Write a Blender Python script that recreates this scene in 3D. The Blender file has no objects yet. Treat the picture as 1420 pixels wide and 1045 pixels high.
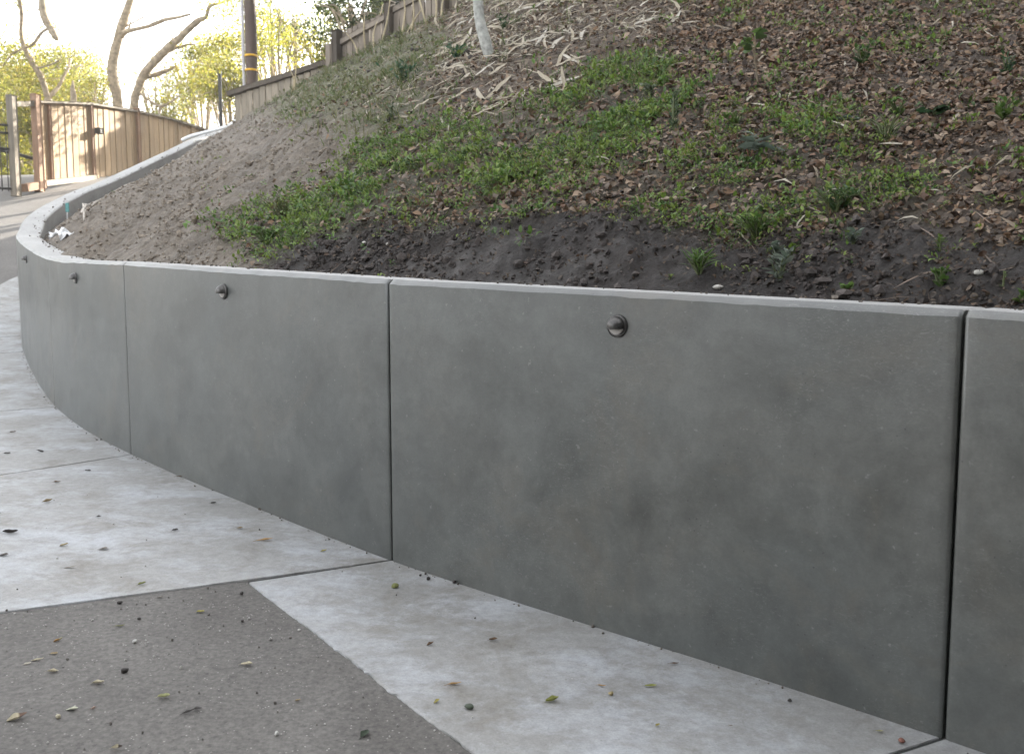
import bpy, math, random
import numpy as np
from mathutils import Vector, Matrix

random.seed(7)
rng = np.random.default_rng(11)
scene = bpy.context.scene
COL = scene.collection

# ------------------------------------------------------------------ camera
F, IW, IH = 1300.0, 1420.0, 1045.0
PITCH = math.atan(7.7e-5 * F)
Z0 = 1.30
cam_d = bpy.data.cameras.new('camera')
cam = bpy.data.objects.new('camera', cam_d)
COL.objects.link(cam)
cam.location = (0, 0, Z0)
cam.rotation_euler = (math.pi / 2 - PITCH, 0, 0)
cam_d.sensor_width = 36.0
cam_d.lens = 36.0 * F / IW
cam_d.clip_start = 0.05
cam_d.clip_end = 800
cam_d.dof.use_dof = True
cam_d.dof.focus_distance = 3.6
cam_d.dof.aperture_fstop = 6.3
scene.camera = cam

# ------------------------------------------------------------------ sky, sun, exposure
SUN_FROM = Vector((0.66, 0.75, 0.0)).normalized()      # compass direction the sun stands in
SUN_EL = math.radians(25)
w = bpy.data.worlds.new('World')
scene.world = w
w.use_nodes = True
nt = w.node_tree
nt.nodes.clear()
sky = nt.nodes.new('ShaderNodeTexSky')
sky.sky_type = 'NISHITA'
sky.sun_disc = False
sky.sun_elevation = SUN_EL
sky.sun_rotation = math.atan2(SUN_FROM.x, SUN_FROM.y)
sky.air_density = 1.0
sky.dust_density = 4.0
sky.ozone_density = 1.0
hs = nt.nodes.new('ShaderNodeHueSaturation')
hs.inputs['Saturation'].default_value = 0.2
bg = nt.nodes.new('ShaderNodeBackground')
bg.inputs['Strength'].default_value = 0.15
wo = nt.nodes.new('ShaderNodeOutputWorld')
nt.links.new(sky.outputs[0], hs.inputs['Color'])
nt.links.new(hs.outputs[0], bg.inputs[0])
nt.links.new(bg.outputs[0], wo.inputs[0])
sl = bpy.data.lights.new('sun', 'SUN')
sl.energy = 5.0
sl.angle = math.radians(0.5)
sl.color = (1.0, 0.93, 0.82)
so = bpy.data.objects.new('sun', sl)
COL.objects.link(so)
sv = SUN_FROM * math.cos(SUN_EL) + Vector((0, 0, math.sin(SUN_EL)))
so.rotation_euler = sv.to_track_quat('Z', 'Y').to_euler()
so.location = (10, 12, 20)
scene.view_settings.view_transform = 'Standard'
scene.view_settings.look = 'None'
scene.view_settings.gamma = 1
scene.view_settings.exposure = 2.75
scene.view_settings.use_curve_mapping = False
scene.render.engine = 'CYCLES'

# ------------------------------------------------------------------ picture <-> place
cp, sp = math.cos(PITCH), math.sin(PITCH)


def ray(u, v):
    x = (u - 710.0) / F
    yc = -(v - 522.5) / F
    Y = cp + yc * sp
    return np.array([x / Y, 1.0, (-sp + yc * cp) / Y])


def un(u, v, d):
    return ray(u, v) * d + np.array([0, 0, Z0])


def proj(P):
    P = np.atleast_2d(P)
    Zr = P[:, 2] - Z0
    f = P[:, 1] * cp - Zr * sp
    up = P[:, 1] * sp + Zr * cp
    f = np.where(np.abs(f) < 1e-4, 1e-4, f)
    return np.stack([710 + F * P[:, 0] / f, 522.5 - F * up / f, f], 1)


# ------------------------------------------------------------------ numeric helpers
def hash2(ix, iy, seed):
    h = (ix.astype(np.int64) * 374761393 + iy.astype(np.int64) * 668265263 + seed * 982451653) & 0xFFFFFFFF
    h = ((h ^ (h >> 13)) * 1274126177) & 0xFFFFFFFF
    h = h ^ (h >> 16)
    return (h & 0xFFFF) / 65535.0


def vnoise(x, y, seed=0):
    ix, iy = np.floor(x), np.floor(y)
    fx, fy = x - ix, y - iy
    fx = fx * fx * (3 - 2 * fx)
    fy = fy * fy * (3 - 2 * fy)
    ix = ix.astype(np.int64)
    iy = iy.astype(np.int64)
    a = hash2(ix, iy, seed)
    b = hash2(ix + 1, iy, seed)
    c = hash2(ix, iy + 1, seed)
    d = hash2(ix + 1, iy + 1, seed)
    return (a + (b - a) * fx) * (1 - fy) + (c + (d - c) * fx) * fy


def fbm(x, y, seed=0, octs=4, gain=0.5):
    s, amp, tot = 0, 1.0, 0
    for o in range(octs):
        ca, sa = math.cos(o * 1.1), math.sin(o * 1.1)
        s = s + amp * (vnoise((x * ca - y * sa) * 2 ** o, (x * sa + y * ca) * 2 ** o, seed + o * 17) - 0.5)
        tot += amp
        amp *= gain
    return s / tot * 2


class TPS:
    def __init__(self, pts, smooth=0.0):
        P = np.array(pts, float)
        self.c = P[:, :2]
        n = len(P)
        K = self.k(self.c, self.c) + smooth * np.eye(n)
        A = np.zeros((n + 3, n + 3))
        A[:n, :n] = K
        A[:n, n] = 1
        A[:n, n + 1:] = self.c
        A[n, :n] = 1
        A[n + 1:, :n] = self.c.T
        self.s = np.linalg.solve(A, np.concatenate([P[:, 2], np.zeros(3)]))

    @staticmethod
    def k(a, b):
        r2 = ((a[:, None, :] - b[None, :, :]) ** 2).sum(-1)
        return r2 ** 0.75

    def __call__(self, x, y):
        x = np.atleast_1d(np.asarray(x, float))
        y = np.atleast_1d(np.asarray(y, float))
        sh = x.shape
        q = np.stack([x.ravel(), y.ravel()], 1)
        out = np.empty(len(q))
        for i in range(0, len(q), 40000):
            qq = q[i:i + 40000]
            out[i:i + 40000] = self.k(qq, self.c) @ self.s[:-3] + self.s[-3] + qq @ self.s[-2:]
        return out.reshape(sh)


# ------------------------------------------------------------------ object helpers
def setp(o, label=None, cat=None, group=None, kind=None):
    if label:
        o['label'] = label
    if cat:
        o['category'] = cat
    if group:
        o['group'] = group
    if kind:
        o['kind'] = kind
    return o


def empty(name, loc=(0, 0, 0), label=None, cat=None, group=None, kind=None, rot=None):
    o = bpy.data.objects.new(name, None)
    COL.objects.link(o)
    o.location = loc
    if rot is not None:
        o.rotation_euler = rot
    o.empty_display_size = 0.1
    return setp(o, label, cat, group, kind)


def mesh_obj(name, verts, faces, m, parent=None, smooth=True, col=None, **props):
    me = bpy.data.meshes.new(name)
    me.from_pydata([tuple(v) for v in verts], [], faces)
    if smooth:
        me.polygons.foreach_set('use_smooth', [True] * len(me.polygons))
    if col is not None:
        a = me.attributes.new('col', 'FLOAT_COLOR', 'POINT')
        c = np.ones((len(verts), 4), np.float32)
        c[:, :3] = col
        a.data.foreach_set('color', c.ravel())
    if m:
        me.materials.append(m)
    me.update()
    o = bpy.data.objects.new(name, me)
    COL.objects.link(o)
    if parent:
        o.parent = parent
    return setp(o, **props)


def fast_mesh(name, V, Fq, m, parent=None, smooth=False, col=None, **props):
    """V (n,3), Fq (k,4) quads or (k,3) triangles, as arrays"""
    me = bpy.data.meshes.new(name)
    V = np.asarray(V, np.float32)
    Fq = np.asarray(Fq, np.int32)
    k, w_ = Fq.shape
    me.vertices.add(len(V))
    me.vertices.foreach_set('co', V.ravel())
    me.loops.add(k * w_)
    me.loops.foreach_set('vertex_index', Fq.ravel())
    me.polygons.add(k)
    me.polygons.foreach_set('loop_start', np.arange(0, k * w_, w_, dtype=np.int32))
    me.polygons.foreach_set('loop_total', np.full(k, w_, np.int32))
    me.polygons.foreach_set('use_smooth', np.full(k, smooth, bool))
    if col is not None:
        a = me.attributes.new('col', 'FLOAT_COLOR', 'POINT')
        c = np.ones((len(V), 4), np.float32)
        c[:, :3] = col
        a.data.foreach_set('color', c.ravel())
    me.update(calc_edges=True)
    me.validate()
    if m:
        me.materials.append(m)
    o = bpy.data.objects.new(name, me)
    COL.objects.link(o)
    if parent:
        o.parent = parent
    return setp(o, **props)


def box(name, c, ax, ay, az, m, parent=None, bev=0.0, jit=0.0, **props):
    """box centred on c with half-axis vectors ax, ay, az (shaped edges through a bevel)"""
    c, ax, ay, az = (np.array(q, float) for q in (c, ax, ay, az))
    la, lb, lc = (np.linalg.norm(q) for q in (ax, ay, az))
    b = min(bev, la * .45, lb * .45, lc * .45)
    if b <= 0:
        V = [c + i * ax + j * ay + k * az for i in (-1, 1) for j in (-1, 1) for k in (-1, 1)]
        Fs = [(0, 1, 3, 2), (4, 6, 7, 5), (0, 4, 5, 1), (2, 3, 7, 6), (0, 2, 6, 4), (1, 5, 7, 3)]
        return mesh_obj(name, V, Fs, m, parent, smooth=False, **props)
    import bmesh
    bm = bmesh.new()
    bmesh.ops.create_cube(bm, size=2)
    M = Matrix.Identity(3)
    for v in bm.verts:
        co = c + v.co.x * ax + v.co.y * ay + v.co.z * az
        if jit:
            co = co + rng.normal(0, jit, 3)
        v.co = Vector(co)
    bmesh.ops.bevel(bm, geom=bm.edges[:], offset=b, segments=1, affect='EDGES', profile=0.5)
    bmesh.ops.recalc_face_normals(bm, faces=bm.faces[:])
    me = bpy.data.meshes.new(name)
    bm.to_mesh(me)
    bm.free()
    me.materials.append(m)
    o = bpy.data.objects.new(name, me)
    COL.objects.link(o)
    if parent:
        o.parent = parent
    return setp(o, **props)


def tube_data(pts, rad, sides=8, wob=0.0, seed=0):
    P = np.array(pts, float)
    n = len(P)
    rad = np.broadcast_to(np.asarray(rad, float), (n,))
    T = np.gradient(P, axis=0)
    T /= np.linalg.norm(T, axis=1)[:, None] + 1e-9
    ref = np.array([0.31, 0.82, 0.47])
    V, Fs = [], []
    r = np.random.default_rng(seed + 5)
    for i in range(n):
        a = np.cross(T[i], ref)
        a /= np.linalg.norm(a) + 1e-9
        b = np.cross(T[i], a)
        for k in range(sides):
            th = 2 * math.pi * k / sides
            rr = rad[i] * (1 + wob * r.normal())
            V.append(P[i] + rr * (math.cos(th) * a + math.sin(th) * b))
    for i in range(n - 1):
        for k in range(sides):
            k2 = (k + 1) % sides
            Fs.append((i * sides + k, i * sides + k2, (i + 1) * sides + k2, (i + 1) * sides + k))
    Fs.append(tuple(range(sides))[::-1])
    Fs.append(tuple((n - 1) * sides + k for k in range(sides)))
    return V, Fs


def smooth_line(pts, n):
    """Catmull-Rom through pts (any dimension), n samples"""
    P = np.array(pts, float)
    P = np.vstack([2 * P[0] - P[1], P, 2 * P[-1] - P[-2]])
    seg = len(P) - 3
    out = []
    for q in np.linspace(0, seg - 1e-6, n):
        i = int(q)
        t = q - i
        a, b, c, d = P[i], P[i + 1], P[i + 2], P[i + 3]
        out.append(0.5 * ((2 * b) + (c - a) * t + (2 * a - 5 * b + 4 * c - d) * t * t + (3 * b - a - 3 * c + d) * t ** 3))
    return np.array(out)


def tube(name, pts, rad, m, parent=None, sides=8, wob=0.0, n=None, seed=0, **props):
    pts = np.array(pts, float)
    rad = np.broadcast_to(np.asarray(rad, float), (len(pts),))
    if n:
        pr = smooth_line(np.hstack([pts, rad[:, None]]), n)
        pts, rad = pr[:, :3], np.maximum(pr[:, 3], 0.0015)
    V, Fs = tube_data(pts, rad, sides, wob, seed)
    return mesh_obj(name, V, Fs, m, parent, **props)


def merge(parts):
    V, Fs = [], []
    for v, f in parts:
        o = len(V)
        V += list(v)
        Fs += [tuple(i + o for i in q) for q in f]
    return V, Fs


def norm(a):
    return a / (np.linalg.norm(a, axis=-1, keepdims=True) + 1e-9)


def leaf_field(name, P, T, N, L, Wd, col, m, fold=0.25, curl=0.3, parent=None, rs=None, **props):
    """many folded, curled leaves in one mesh. P base, T along, N up."""
    r = rs or rng
    n = len(P)
    T = norm(T)
    N = norm(N - (N * T).sum(1, keepdims=True) * T)
    B = np.cross(N, T)
    t = np.array([0, .3, .3, .3, .68, .68, .68, 1.0])
    v = np.array([0, -.5, 0, .5, -.40, 0, .40, 0])
    fold = np.broadcast_to(np.asarray(fold, float), (n,))
    curl = np.broadcast_to(np.asarray(curl, float), (n,))
    L = np.broadcast_to(np.asarray(L, float), (n,))
    Wd = np.broadcast_to(np.asarray(Wd, float), (n,))
    jv = 1 + r.normal(0, .12, (n, 8))
    z = fold[:, None] * np.abs(v)[None, :] * Wd[:, None] * (1 + r.normal(0, .5, (n, 8))) \
        - curl[:, None] * L[:, None] * ((t[None, :] - .45) ** 2 - .2)
    V = P[:, None, :] + T[:, None, :] * (t[None, :, None] * L[:, None, None]) \
        + B[:, None, :] * ((v[None, :] * jv) * Wd[:, None])[:, :, None] + N[:, None, :] * z[:, :, None]
    tri = np.array([[0, 2, 1], [0, 3, 2], [1, 2, 5], [1, 5, 4], [2, 3, 6], [2, 6, 5], [4, 5, 7], [5, 6, 7]])
    Fq = (tri[None] + (np.arange(n) * 8)[:, None, None]).reshape(-1, 3)
    c = np.repeat(np.asarray(col, float)[:, None, :], 8, 1)
    c = c * (1 + r.normal(0, .06, (n, 8)))[:, :, None]
    return fast_mesh(name, V.reshape(-1, 3), Fq, m, parent, smooth=True, col=np.clip(c.reshape(-1, 3), 0, 1), **props)


def cards(name, P, T, N, L, Wd, col, m, parent=None, bend=.25, **props):
    """cheap leaves: a bent diamond of two triangles"""
    n = len(P)
    T = norm(T)
    N = norm(N - (N * T).sum(1, keepdims=True) * T)
    B = np.cross(N, T)
    L = np.broadcast_to(np.asarray(L, float), (n,))[:, None]
    Wd = np.broadcast_to(np.asarray(Wd, float), (n,))[:, None]
    mid = P + T * L * .5
    V = np.stack([P, mid + B * Wd * .5 + N * Wd * bend, P + T * L, mid - B * Wd * .5 + N * Wd * bend], 1)
    tri = np.array([[0, 1, 2], [0, 2, 3]])
    Fq = (tri[None] + (np.arange(n) * 4)[:, None, None]).reshape(-1, 3)
    c = np.repeat(np.asarray(col, float)[:, None, :], 4, 1).reshape(-1, 3)
    return fast_mesh(name, V.reshape(-1, 3), Fq, m, parent, smooth=False, col=c, **props)


# ------------------------------------------------------------------ materials
class NT:
    def __init__(self, name):
        self.m = bpy.data.materials.new(name)
        self.m.use_nodes = True
        self.t = self.m.node_tree
        self.t.nodes.clear()
        self.out = self.t.nodes.new('ShaderNodeOutputMaterial')
        self.b = self.t.nodes.new('ShaderNodeBsdfPrincipled')
        self.t.links.new(self.b.outputs[0], self.out.inputs[0])
        self.co = None

    def n(self, typ, **kw):
        x = self.t.nodes.new(typ)
        for k, v in kw.items():
            if k in x.inputs.keys():
                self.s(x.inputs[k], v)
            else:
                setattr(x, k, v)
        return x

    def s(self, sock, v):
        if isinstance(v, bpy.types.NodeSocket):
            self.t.links.new(v, sock)
        else:
            sock.default_value = v

    def coord(self, scale=(1, 1, 1), kind='Object', rot=(0, 0, 0)):
        if not self.co:
            self.co = self.n('ShaderNodeTexCoord')
        mp = self.n('ShaderNodeMapping')
        self.t.links.new(self.co.outputs[kind], mp.inputs['Vector'])
        mp.inputs['Scale'].default_value = scale
        mp.inputs['Rotation'].default_value = rot
        return mp.outputs[0]

    def noise(self, scale, detail=4, rough=.55, vec=None, dist=0.0):
        x = self.n('ShaderNodeTexNoise', Scale=scale, Detail=detail, Roughness=rough, Distortion=dist)
        self.t.links.new(vec if vec is not None else self.coord(), x.inputs['Vector'])
        return x.outputs['Fac']

    def ramp(self, fac, stops, interp='LINEAR'):
        x = self.n('ShaderNodeValToRGB')
        x.color_ramp.interpolation = interp
        e = x.color_ramp.elements
        while len(e) < len(stops):
            e.new(0.5)
        for el, (p, c) in zip(e, stops):
            el.position = p
            el.color = (*c, 1) if not np.isscalar(c) else (c, c, c, 1)
        self.t.links.new(fac, x.inputs[0])
        return x.outputs[0]

    def mix(self, a, b, fac, mode='MIX'):
        x = self.n('ShaderNodeMix', data_type='RGBA', blend_type=mode)
        self.s(x.inputs[0], fac)
        for s_, v in ((x.inputs[6], a), (x.inputs[7], b)):
            if not isinstance(v, bpy.types.NodeSocket):
                v = (*v, 1) if not np.isscalar(v) else (v, v, v, 1)
            self.s(s_, v)
        return x.outputs[2]

    def math(self, op, a, b=0.0):
        x = self.n('ShaderNodeMath', operation=op)
        self.s(x.inputs[0], a)
        self.s(x.inputs[1], b)
        return x.outputs[0]

    def bump(self, h, strength=.3, dist=.01, prev=None):
        x = self.n('ShaderNodeBump', Strength=strength, Distance=dist)
        self.t.links.new(h, x.inputs['Height'])
        if prev is not None:
            self.t.links.new(prev, x.inputs['Normal'])
        return x.outputs[0]

    def set(self, **kw):
        for k, v in kw.items():
            k = k.replace('_', ' ')
            if isinstance(v, (tuple, list)) and len(v) == 3:
                v = (*v, 1)
            self.s(self.b.inputs[k], v)
        return self


def mat_wall():
    k = NT('trowelled_grey_concrete')
    big = k.noise(.8, 4, .6, dist=.5)
    mid = k.noise(3.4, 10, .72, dist=.35)
    fine = k.noise(21, 8, .7)
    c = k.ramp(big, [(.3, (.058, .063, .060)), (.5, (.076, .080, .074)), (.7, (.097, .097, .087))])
    c = k.mix(c, k.ramp(mid, [(.3, .66), (.5, .98), (.72, 1.34)]), 1.0, 'MULTIPLY')
    brown = k.ramp(k.noise(1.9, 8, .72, dist=.6), [(.53, 0), (.68, 1)])
    c = k.mix(c, (.112, .098, .076), k.math('MULTIPLY', brown, .55))
    c = k.mix(c, k.ramp(fine, [(.3, .86), (.7, 1.14)]), .9, 'MULTIPLY')
    c = k.mix(c, k.ramp(k.noise(120, 4, .7), [(.3, .88), (.7, 1.12)]), .8, 'MULTIPLY')
    # trowel scuffs, pale flecks and pinholes
    for rot, thr in (((.4, .3, .5), .60), ((1.2, -.5, 2.1), .62), ((-.7, .9, 1.3), .625)):
        sc = k.ramp(k.noise(6, 4, .6, vec=k.coord((6, 6, 19), rot=rot), dist=2.2), [(thr, 0), (thr + .05, 1)])
        sc = k.math('MULTIPLY', sc, k.ramp(k.noise(2.2, 4, .6), [(.48, 0), (.62, .5)]))
        c = k.mix(c, (.17, .17, .16), sc)
    fl = k.ramp(k.noise(48, 3, .6), [(.67, 0), (.74, 1)])
    c = k.mix(c, (.20, .20, .19), k.math('MULTIPLY', fl, .6))
    vor = k.n('ShaderNodeTexVoronoi', Scale=38.0)
    k.t.links.new(k.coord(), vor.inputs['Vector'])
    pin = k.math('MULTIPLY', k.ramp(vor.outputs['Distance'], [(.07, 1), (.12, 0)]), k.ramp(k.noise(9, 2, .5), [(.56, 0), (.62, 1)]))
    c = k.mix(c, (.03, .03, .03), k.math('MULTIPLY', pin, .8))
    arcs = k.n('ShaderNodeTexWave', wave_type='RINGS', Scale=2.4, Distortion=14.0, Detail=6.0, **{'Detail Scale': 2.2, 'Detail Roughness': .7})
    k.t.links.new(k.coord((1, 1, 1)), arcs.inputs['Vector'])
    c = k.mix(c, k.ramp(arcs.outputs['Fac'], [(0, .95), (1, 1.04)]), .7, 'MULTIPLY')
    ro = k.ramp(mid, [(.3, .28), (.7, .46)])
    nb = k.bump(k.noise(9, 6, .65), .10, .01)
    nb = k.bump(k.noise(150, 4, .65), .12, .002, nb)
    k.set(Base_Color=c, Roughness=ro, Normal=nb, Specular_IOR_Level=.9)
    return k.m


def mat_cap():
    k = NT('raw_pale_concrete')
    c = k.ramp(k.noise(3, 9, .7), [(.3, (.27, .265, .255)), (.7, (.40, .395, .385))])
    c = k.mix(c, k.ramp(k.noise(60, 6, .7), [(.3, .8), (.7, 1.15)]), .9, 'MULTIPLY')
    c = k.mix(c, (.11, .095, .08), k.math('MULTIPLY', k.ramp(k.noise(6, 6, .7), [(.58, 0), (.72, 1)]), .5))
    k.set(Base_Color=c, Roughness=.75, Normal=k.bump(k.noise(80, 6, .7), .25, .003))
    return k.m


def mat_slab():
    k = NT('pale_broom_concrete')
    big = k.noise(.9, 5, .6, dist=.4)
    c = k.ramp(big, [(.3, (.235, .230, .217)), (.5, (.290, .286, .276)), (.7, (.335, .332, .325))])
    white = k.ramp(k.noise(2.2, 10, .74, vec=k.coord((1, 1.3, 1), rot=(0, 0, .5)), dist=.25), [(.47, 0), (.62, 1)])
    c = k.mix(c, (.43, .445, .47), k.math('MULTIPLY', white, .7))
    st = k.ramp(k.noise(4.0, 10, .74, dist=.3), [(.50, 0), (.66, 1)])
    c = k.mix(c, (.185, .17, .145), k.math('MULTIPLY', st, .7))
    c = k.mix(c, k.ramp(k.noise(28, 8, .7), [(.3, .82), (.7, 1.16)]), .9, 'MULTIPLY')
    c = k.mix(c, k.ramp(k.noise(150, 4, .7), [(.3, .84), (.7, 1.14)]), .9, 'MULTIPLY')
    speck = k.ramp(k.noise(110, 2, .5), [(.27, 1), (.32, 0)])
    c = k.mix(c, (.14, .13, .12), k.math('MULTIPLY', speck, .5))
    nb = k.bump(k.noise(35, 6, .65), .25, .004)
    nb = k.bump(k.noise(230, 3, .6), .25, .0015, nb)
    k.set(Base_Color=c, Roughness=k.ramp(big, [(.3, .6), (.7, .8)]), Normal=nb)
    return k.m


def mat_road():
    k = NT('worn_grey_asphalt')
    big = k.noise(1.3, 5, .6, dist=.6)
    c = k.ramp(big, [(.3, (.094, .086, .078)), (.5, (.118, .110, .101)), (.7, (.143, .134, .123))])
    c = k.mix(c, k.ramp(k.noise(60, 5, .7), [(.28, .5), (.5, 1), (.74, 1.55)]), .85, 'MULTIPLY')
    vor = k.n('ShaderNodeTexVoronoi', Scale=85.0)
    k.t.links.new(k.coord(), vor.inputs['Vector'])
    pick = k.ramp(k.noise(38, 2, .5), [(.57, 0), (.61, 1)])
    peb = k.math('MULTIPLY', k.ramp(vor.outputs['Distance'], [(.16, 1), (.26, 0)]), pick)
    c = k.mix(c, (.42, .40, .37), k.math('MULTIPLY', peb, .75))
    dk = k.math('MULTIPLY', k.ramp(vor.outputs['Distance'], [(.2, 1), (.34, 0)]), k.ramp(k.noise(30, 2, .5), [(.34, 1), (.4, 0)]))
    c = k.mix(c, (.045, .043, .042), k.math('MULTIPLY', dk, .6))
    nb = k.bump(k.noise(75, 6, .7), .5, .004)
    nb = k.bump(vor.outputs['Distance'], .25, .004, nb)
    k.set(Base_Color=c, Roughness=.85, Normal=nb)
    return k.m


def mat_soil():
    k = NT('hillside_soil')
    a = k.n('ShaderNodeAttribute', attribute_name='col')
    c = k.mix(a.outputs['Color'], k.ramp(k.noise(22, 6, .7), [(.25, .55), (.5, 1), (.75, 1.5)]), .8, 'MULTIPLY')
    c = k.mix(c, k.ramp(k.noise(110, 4, .65), [(.25, .6), (.5, 1), (.75, 1.45)]), .7, 'MULTIPLY')
    nb = k.bump(k.noise(26, 9, .74), 1.0, .035)
    nb = k.bump(k.noise(120, 5, .7), .6, .006, nb)
    k.set(Base_Color=c, Roughness=k.ramp(k.noise(14, 6, .7), [(.35, .5), (.6, .9)]), Normal=nb, Specular_IOR_Level=.4)
    return k.m


def mat_leaf(name, trans=.35, rough=.55, spec=.35):
    k = NT(name)
    a = k.n('ShaderNodeAttribute', attribute_name='col')
    c = k.mix(a.outputs['Color'], k.ramp(k.noise(90, 3, .6), [(.3, .8), (.7, 1.2)]), .6, 'MULTIPLY')
    k.set(Base_Color=c, Roughness=rough, Specular_IOR_Level=spec)
    if trans:
        tr = k.n('ShaderNodeBsdfTranslucent', Color=c)
        mx = k.n('ShaderNodeMixShader', Fac=trans)
        k.t.links.new(k.b.outputs[0], mx.inputs[1])
        k.t.links.new(tr.outputs[0], mx.inputs[2])
        k.t.links.new(mx.outputs[0], k.out.inputs[0])
    return k.m


def mat_wood(name, base, grain=14, rough=.75, var=.35, axis=(1, 1, .12)):
    k = NT(name)
    inf = k.n('ShaderNodeObjectInfo')
    vec = k.n('ShaderNodeVectorMath', operation='ADD')
    k.t.links.new(k.coord(axis), vec.inputs[0])
    cmb = k.n('ShaderNodeCombineXYZ')
    k.t.links.new(k.math('MULTIPLY', inf.outputs['Random'], 37.0), cmb.inputs[0])
    k.t.links.new(cmb.outputs[0], vec.inputs[1])
    g = k.noise(grain, 6, .65, vec=vec.outputs[0], dist=.5)
    b = np.array(base)
    c = k.ramp(g, [(.25, tuple(b * (1 - var))), (.5, tuple(b)), (.75, tuple(b * (1 + var)))])
    rnd = k.ramp(inf.outputs['Random'], [(0, .78), (1, 1.2)])
    c = k.mix(c, rnd, .9, 'MULTIPLY')
    k.set(Base_Color=c, Roughness=rough, Normal=k.bump(g, .5, .006))
    return k.m


def mat_plain(name, colr, rough=.5, metal=0.0, nscale=30, var=.15, bump=.1):
    k = NT(name)
    g = k.noise(nscale, 4, .6)
    b = np.array(colr)
    c = k.ramp(g, [(.3, tuple(b * (1 - var))), (.7, tuple(np.minimum(b * (1 + var), 1)))])
    k.set(Base_Color=c, Roughness=rough, Metallic=metal, Normal=k.bump(g, bump, .003))
    return k.m


M_CAP = mat_cap()
M_WALL, M_SLAB, M_ROAD, M_SOIL = mat_wall(), mat_slab(), mat_road(), mat_soil()
M_JOINT = mat_plain('dark_joint_filler', (.03, .032, .03), .9)
M_DEAD = mat_leaf('dead_leaf', .12, .6, .3)
M_GREEN = mat_leaf('green_leaf', .35, .5, .4)
M_CROWN = mat_leaf('tree_leaf', .6, .5, .35)
M_BRONZE = mat_plain('aged_bronze', (.105, .10, .095), .42, .8, 60, .3, .1)
M_LENS = mat_plain('frosted_lens', (.42, .39, .36), .5)
M_GATE = mat_wood('golden_gate_board', (.27, .19, .11))
M_GPOST = mat_wood('brown_gate_post', (.21, .125, .075))
M_GRAYW = mat_wood('weathered_grey_wood', (.19, .16, .12))
M_FENCE = mat_wood('pale_fence_board', (.27, .23, .175))
M_FENCE2 = mat_wood('old_brown_fence_board', (.20, .165, .13))
M_BEAM = mat_wood('dark_stained_beam', (.075, .058, .042))
M_POLE = mat_wood('creosoted_pole', (.075, .05, .038), 18)
M_BARK = mat_plain('tree_bark', (.31, .25, .175), .9, 0, 12, .45, .8)
M_PALEBARK = mat_plain('pale_sapling_bark', (.36, .36, .33), .85, 0, 22, .45, .8)
M_IRON = mat_plain('dark_iron', (.05, .046, .042), .6, .3)
M_YELLOW = mat_plain('yellow_marker_band', (.75, .42, .02), .5)
M_CONDUIT = mat_plain('pale_grey_conduit', (.50, .48, .50), .5)
M_WHITE = mat_plain('white_plastic', (.78, .78, .78), .35)
M_TEAL = mat_plain('teal_tape', (.08, .25, .24), .5)
M_STRAW = mat_plain('dry_straw_stem', (.36, .30, .19), .75, 0, 40, .25)
M_CORD = mat_plain('bleached_twig', (.42, .38, .33), .75, 0, 40, .25)
M_STONE = mat_plain('pale_stone', (.42, .40, .36), .7, 0, 40, .2, .3)
M_CLOD = NT('soil_clod')
_a = M_CLOD.n('ShaderNodeAttribute', attribute_name='col')
M_CLOD.set(Base_Color=M_CLOD.mix(_a.outputs['Color'], M_CLOD.ramp(M_CLOD.noise(70, 5, .7), [(.25, .6), (.75, 1.4)]), .8, 'MULTIPLY'),
           Roughness=.92, Normal=M_CLOD.bump(M_CLOD.noise(90, 5, .7), .6, .006))
M_CLOD = M_CLOD.m

# ------------------------------------------------------------------ line of the retaining wall (outer top edge)
H = 1.15


def elev(u, v):
    return ray(u, v)


def joint(top, bot):
    et, eb = ray(*top), ray(*bot)
    d = H / (et[2] - eb[2])
    return et * d + np.array([0, 0, Z0])


nC = joint((1336, 429), (1312, 1027))
nB = joint((537.5, 386.5), (541, 779))
nA = joint((170.5, 363), (184, 631))
nD = joint((66, 356), (76, 564))
nL = joint((24, 330), (32, 487))
dCB = nC - nB
a0 = math.atan2(dCB[1], dCB[0])
nE = nC + np.array([math.cos(a0 - .07) * 2.15, math.sin(a0 - .07) * 2.15, -.095])
nE2 = nE + np.array([math.cos(a0 - .14) * 2.15, math.sin(a0 - .14) * 2.15, -.11])
nE3 = nE2 + np.array([math.cos(a0 - .2) * 2.15, math.sin(a0 - .2) * 2.15, -.11])
far = [un(26, 316.5, 10.3), un(35, 301, 11.1), un(53.6, 287.5, 11.9), un(73.5, 277.5, 12.4), un(99.5, 265, 13.0),
       un(130, 254, 13.6), un(176, 233.5, 14.6), un(223, 212, 15.6), un(269, 190.5, 16.7), un(313, 178.5, 17.8)]
nodes = [nE3, nE2, nE, nC, nB, nA, nD, nL] + far
PATH = smooth_line(nodes, (len(nodes) - 1) * 24 + 1)
NODE_I = [min(i * 24, len(PATH) - 1) for i in range(len(nodes))]
dS = np.linalg.norm(np.diff(PATH[:, :2], axis=0), axis=1)
S = np.concatenate([[0], np.cumsum(dS)])
SN = [S[i] for i in NODE_I]


def path_at(s):
    return np.stack([np.interp(s, S, PATH[:, k]) for k in range(3)], -1)


def path_tan(s):
    d = path_at(np.asarray(s) + .03) - path_at(np.asarray(s) - .03)
    d[..., 2] = 0
    return norm(d)


def inward(s):
    t = path_tan(s)
    return np.stack([t[..., 1], -t[..., 0], np.zeros_like(t[..., 0])], -1)


THICK = 0.235
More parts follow.
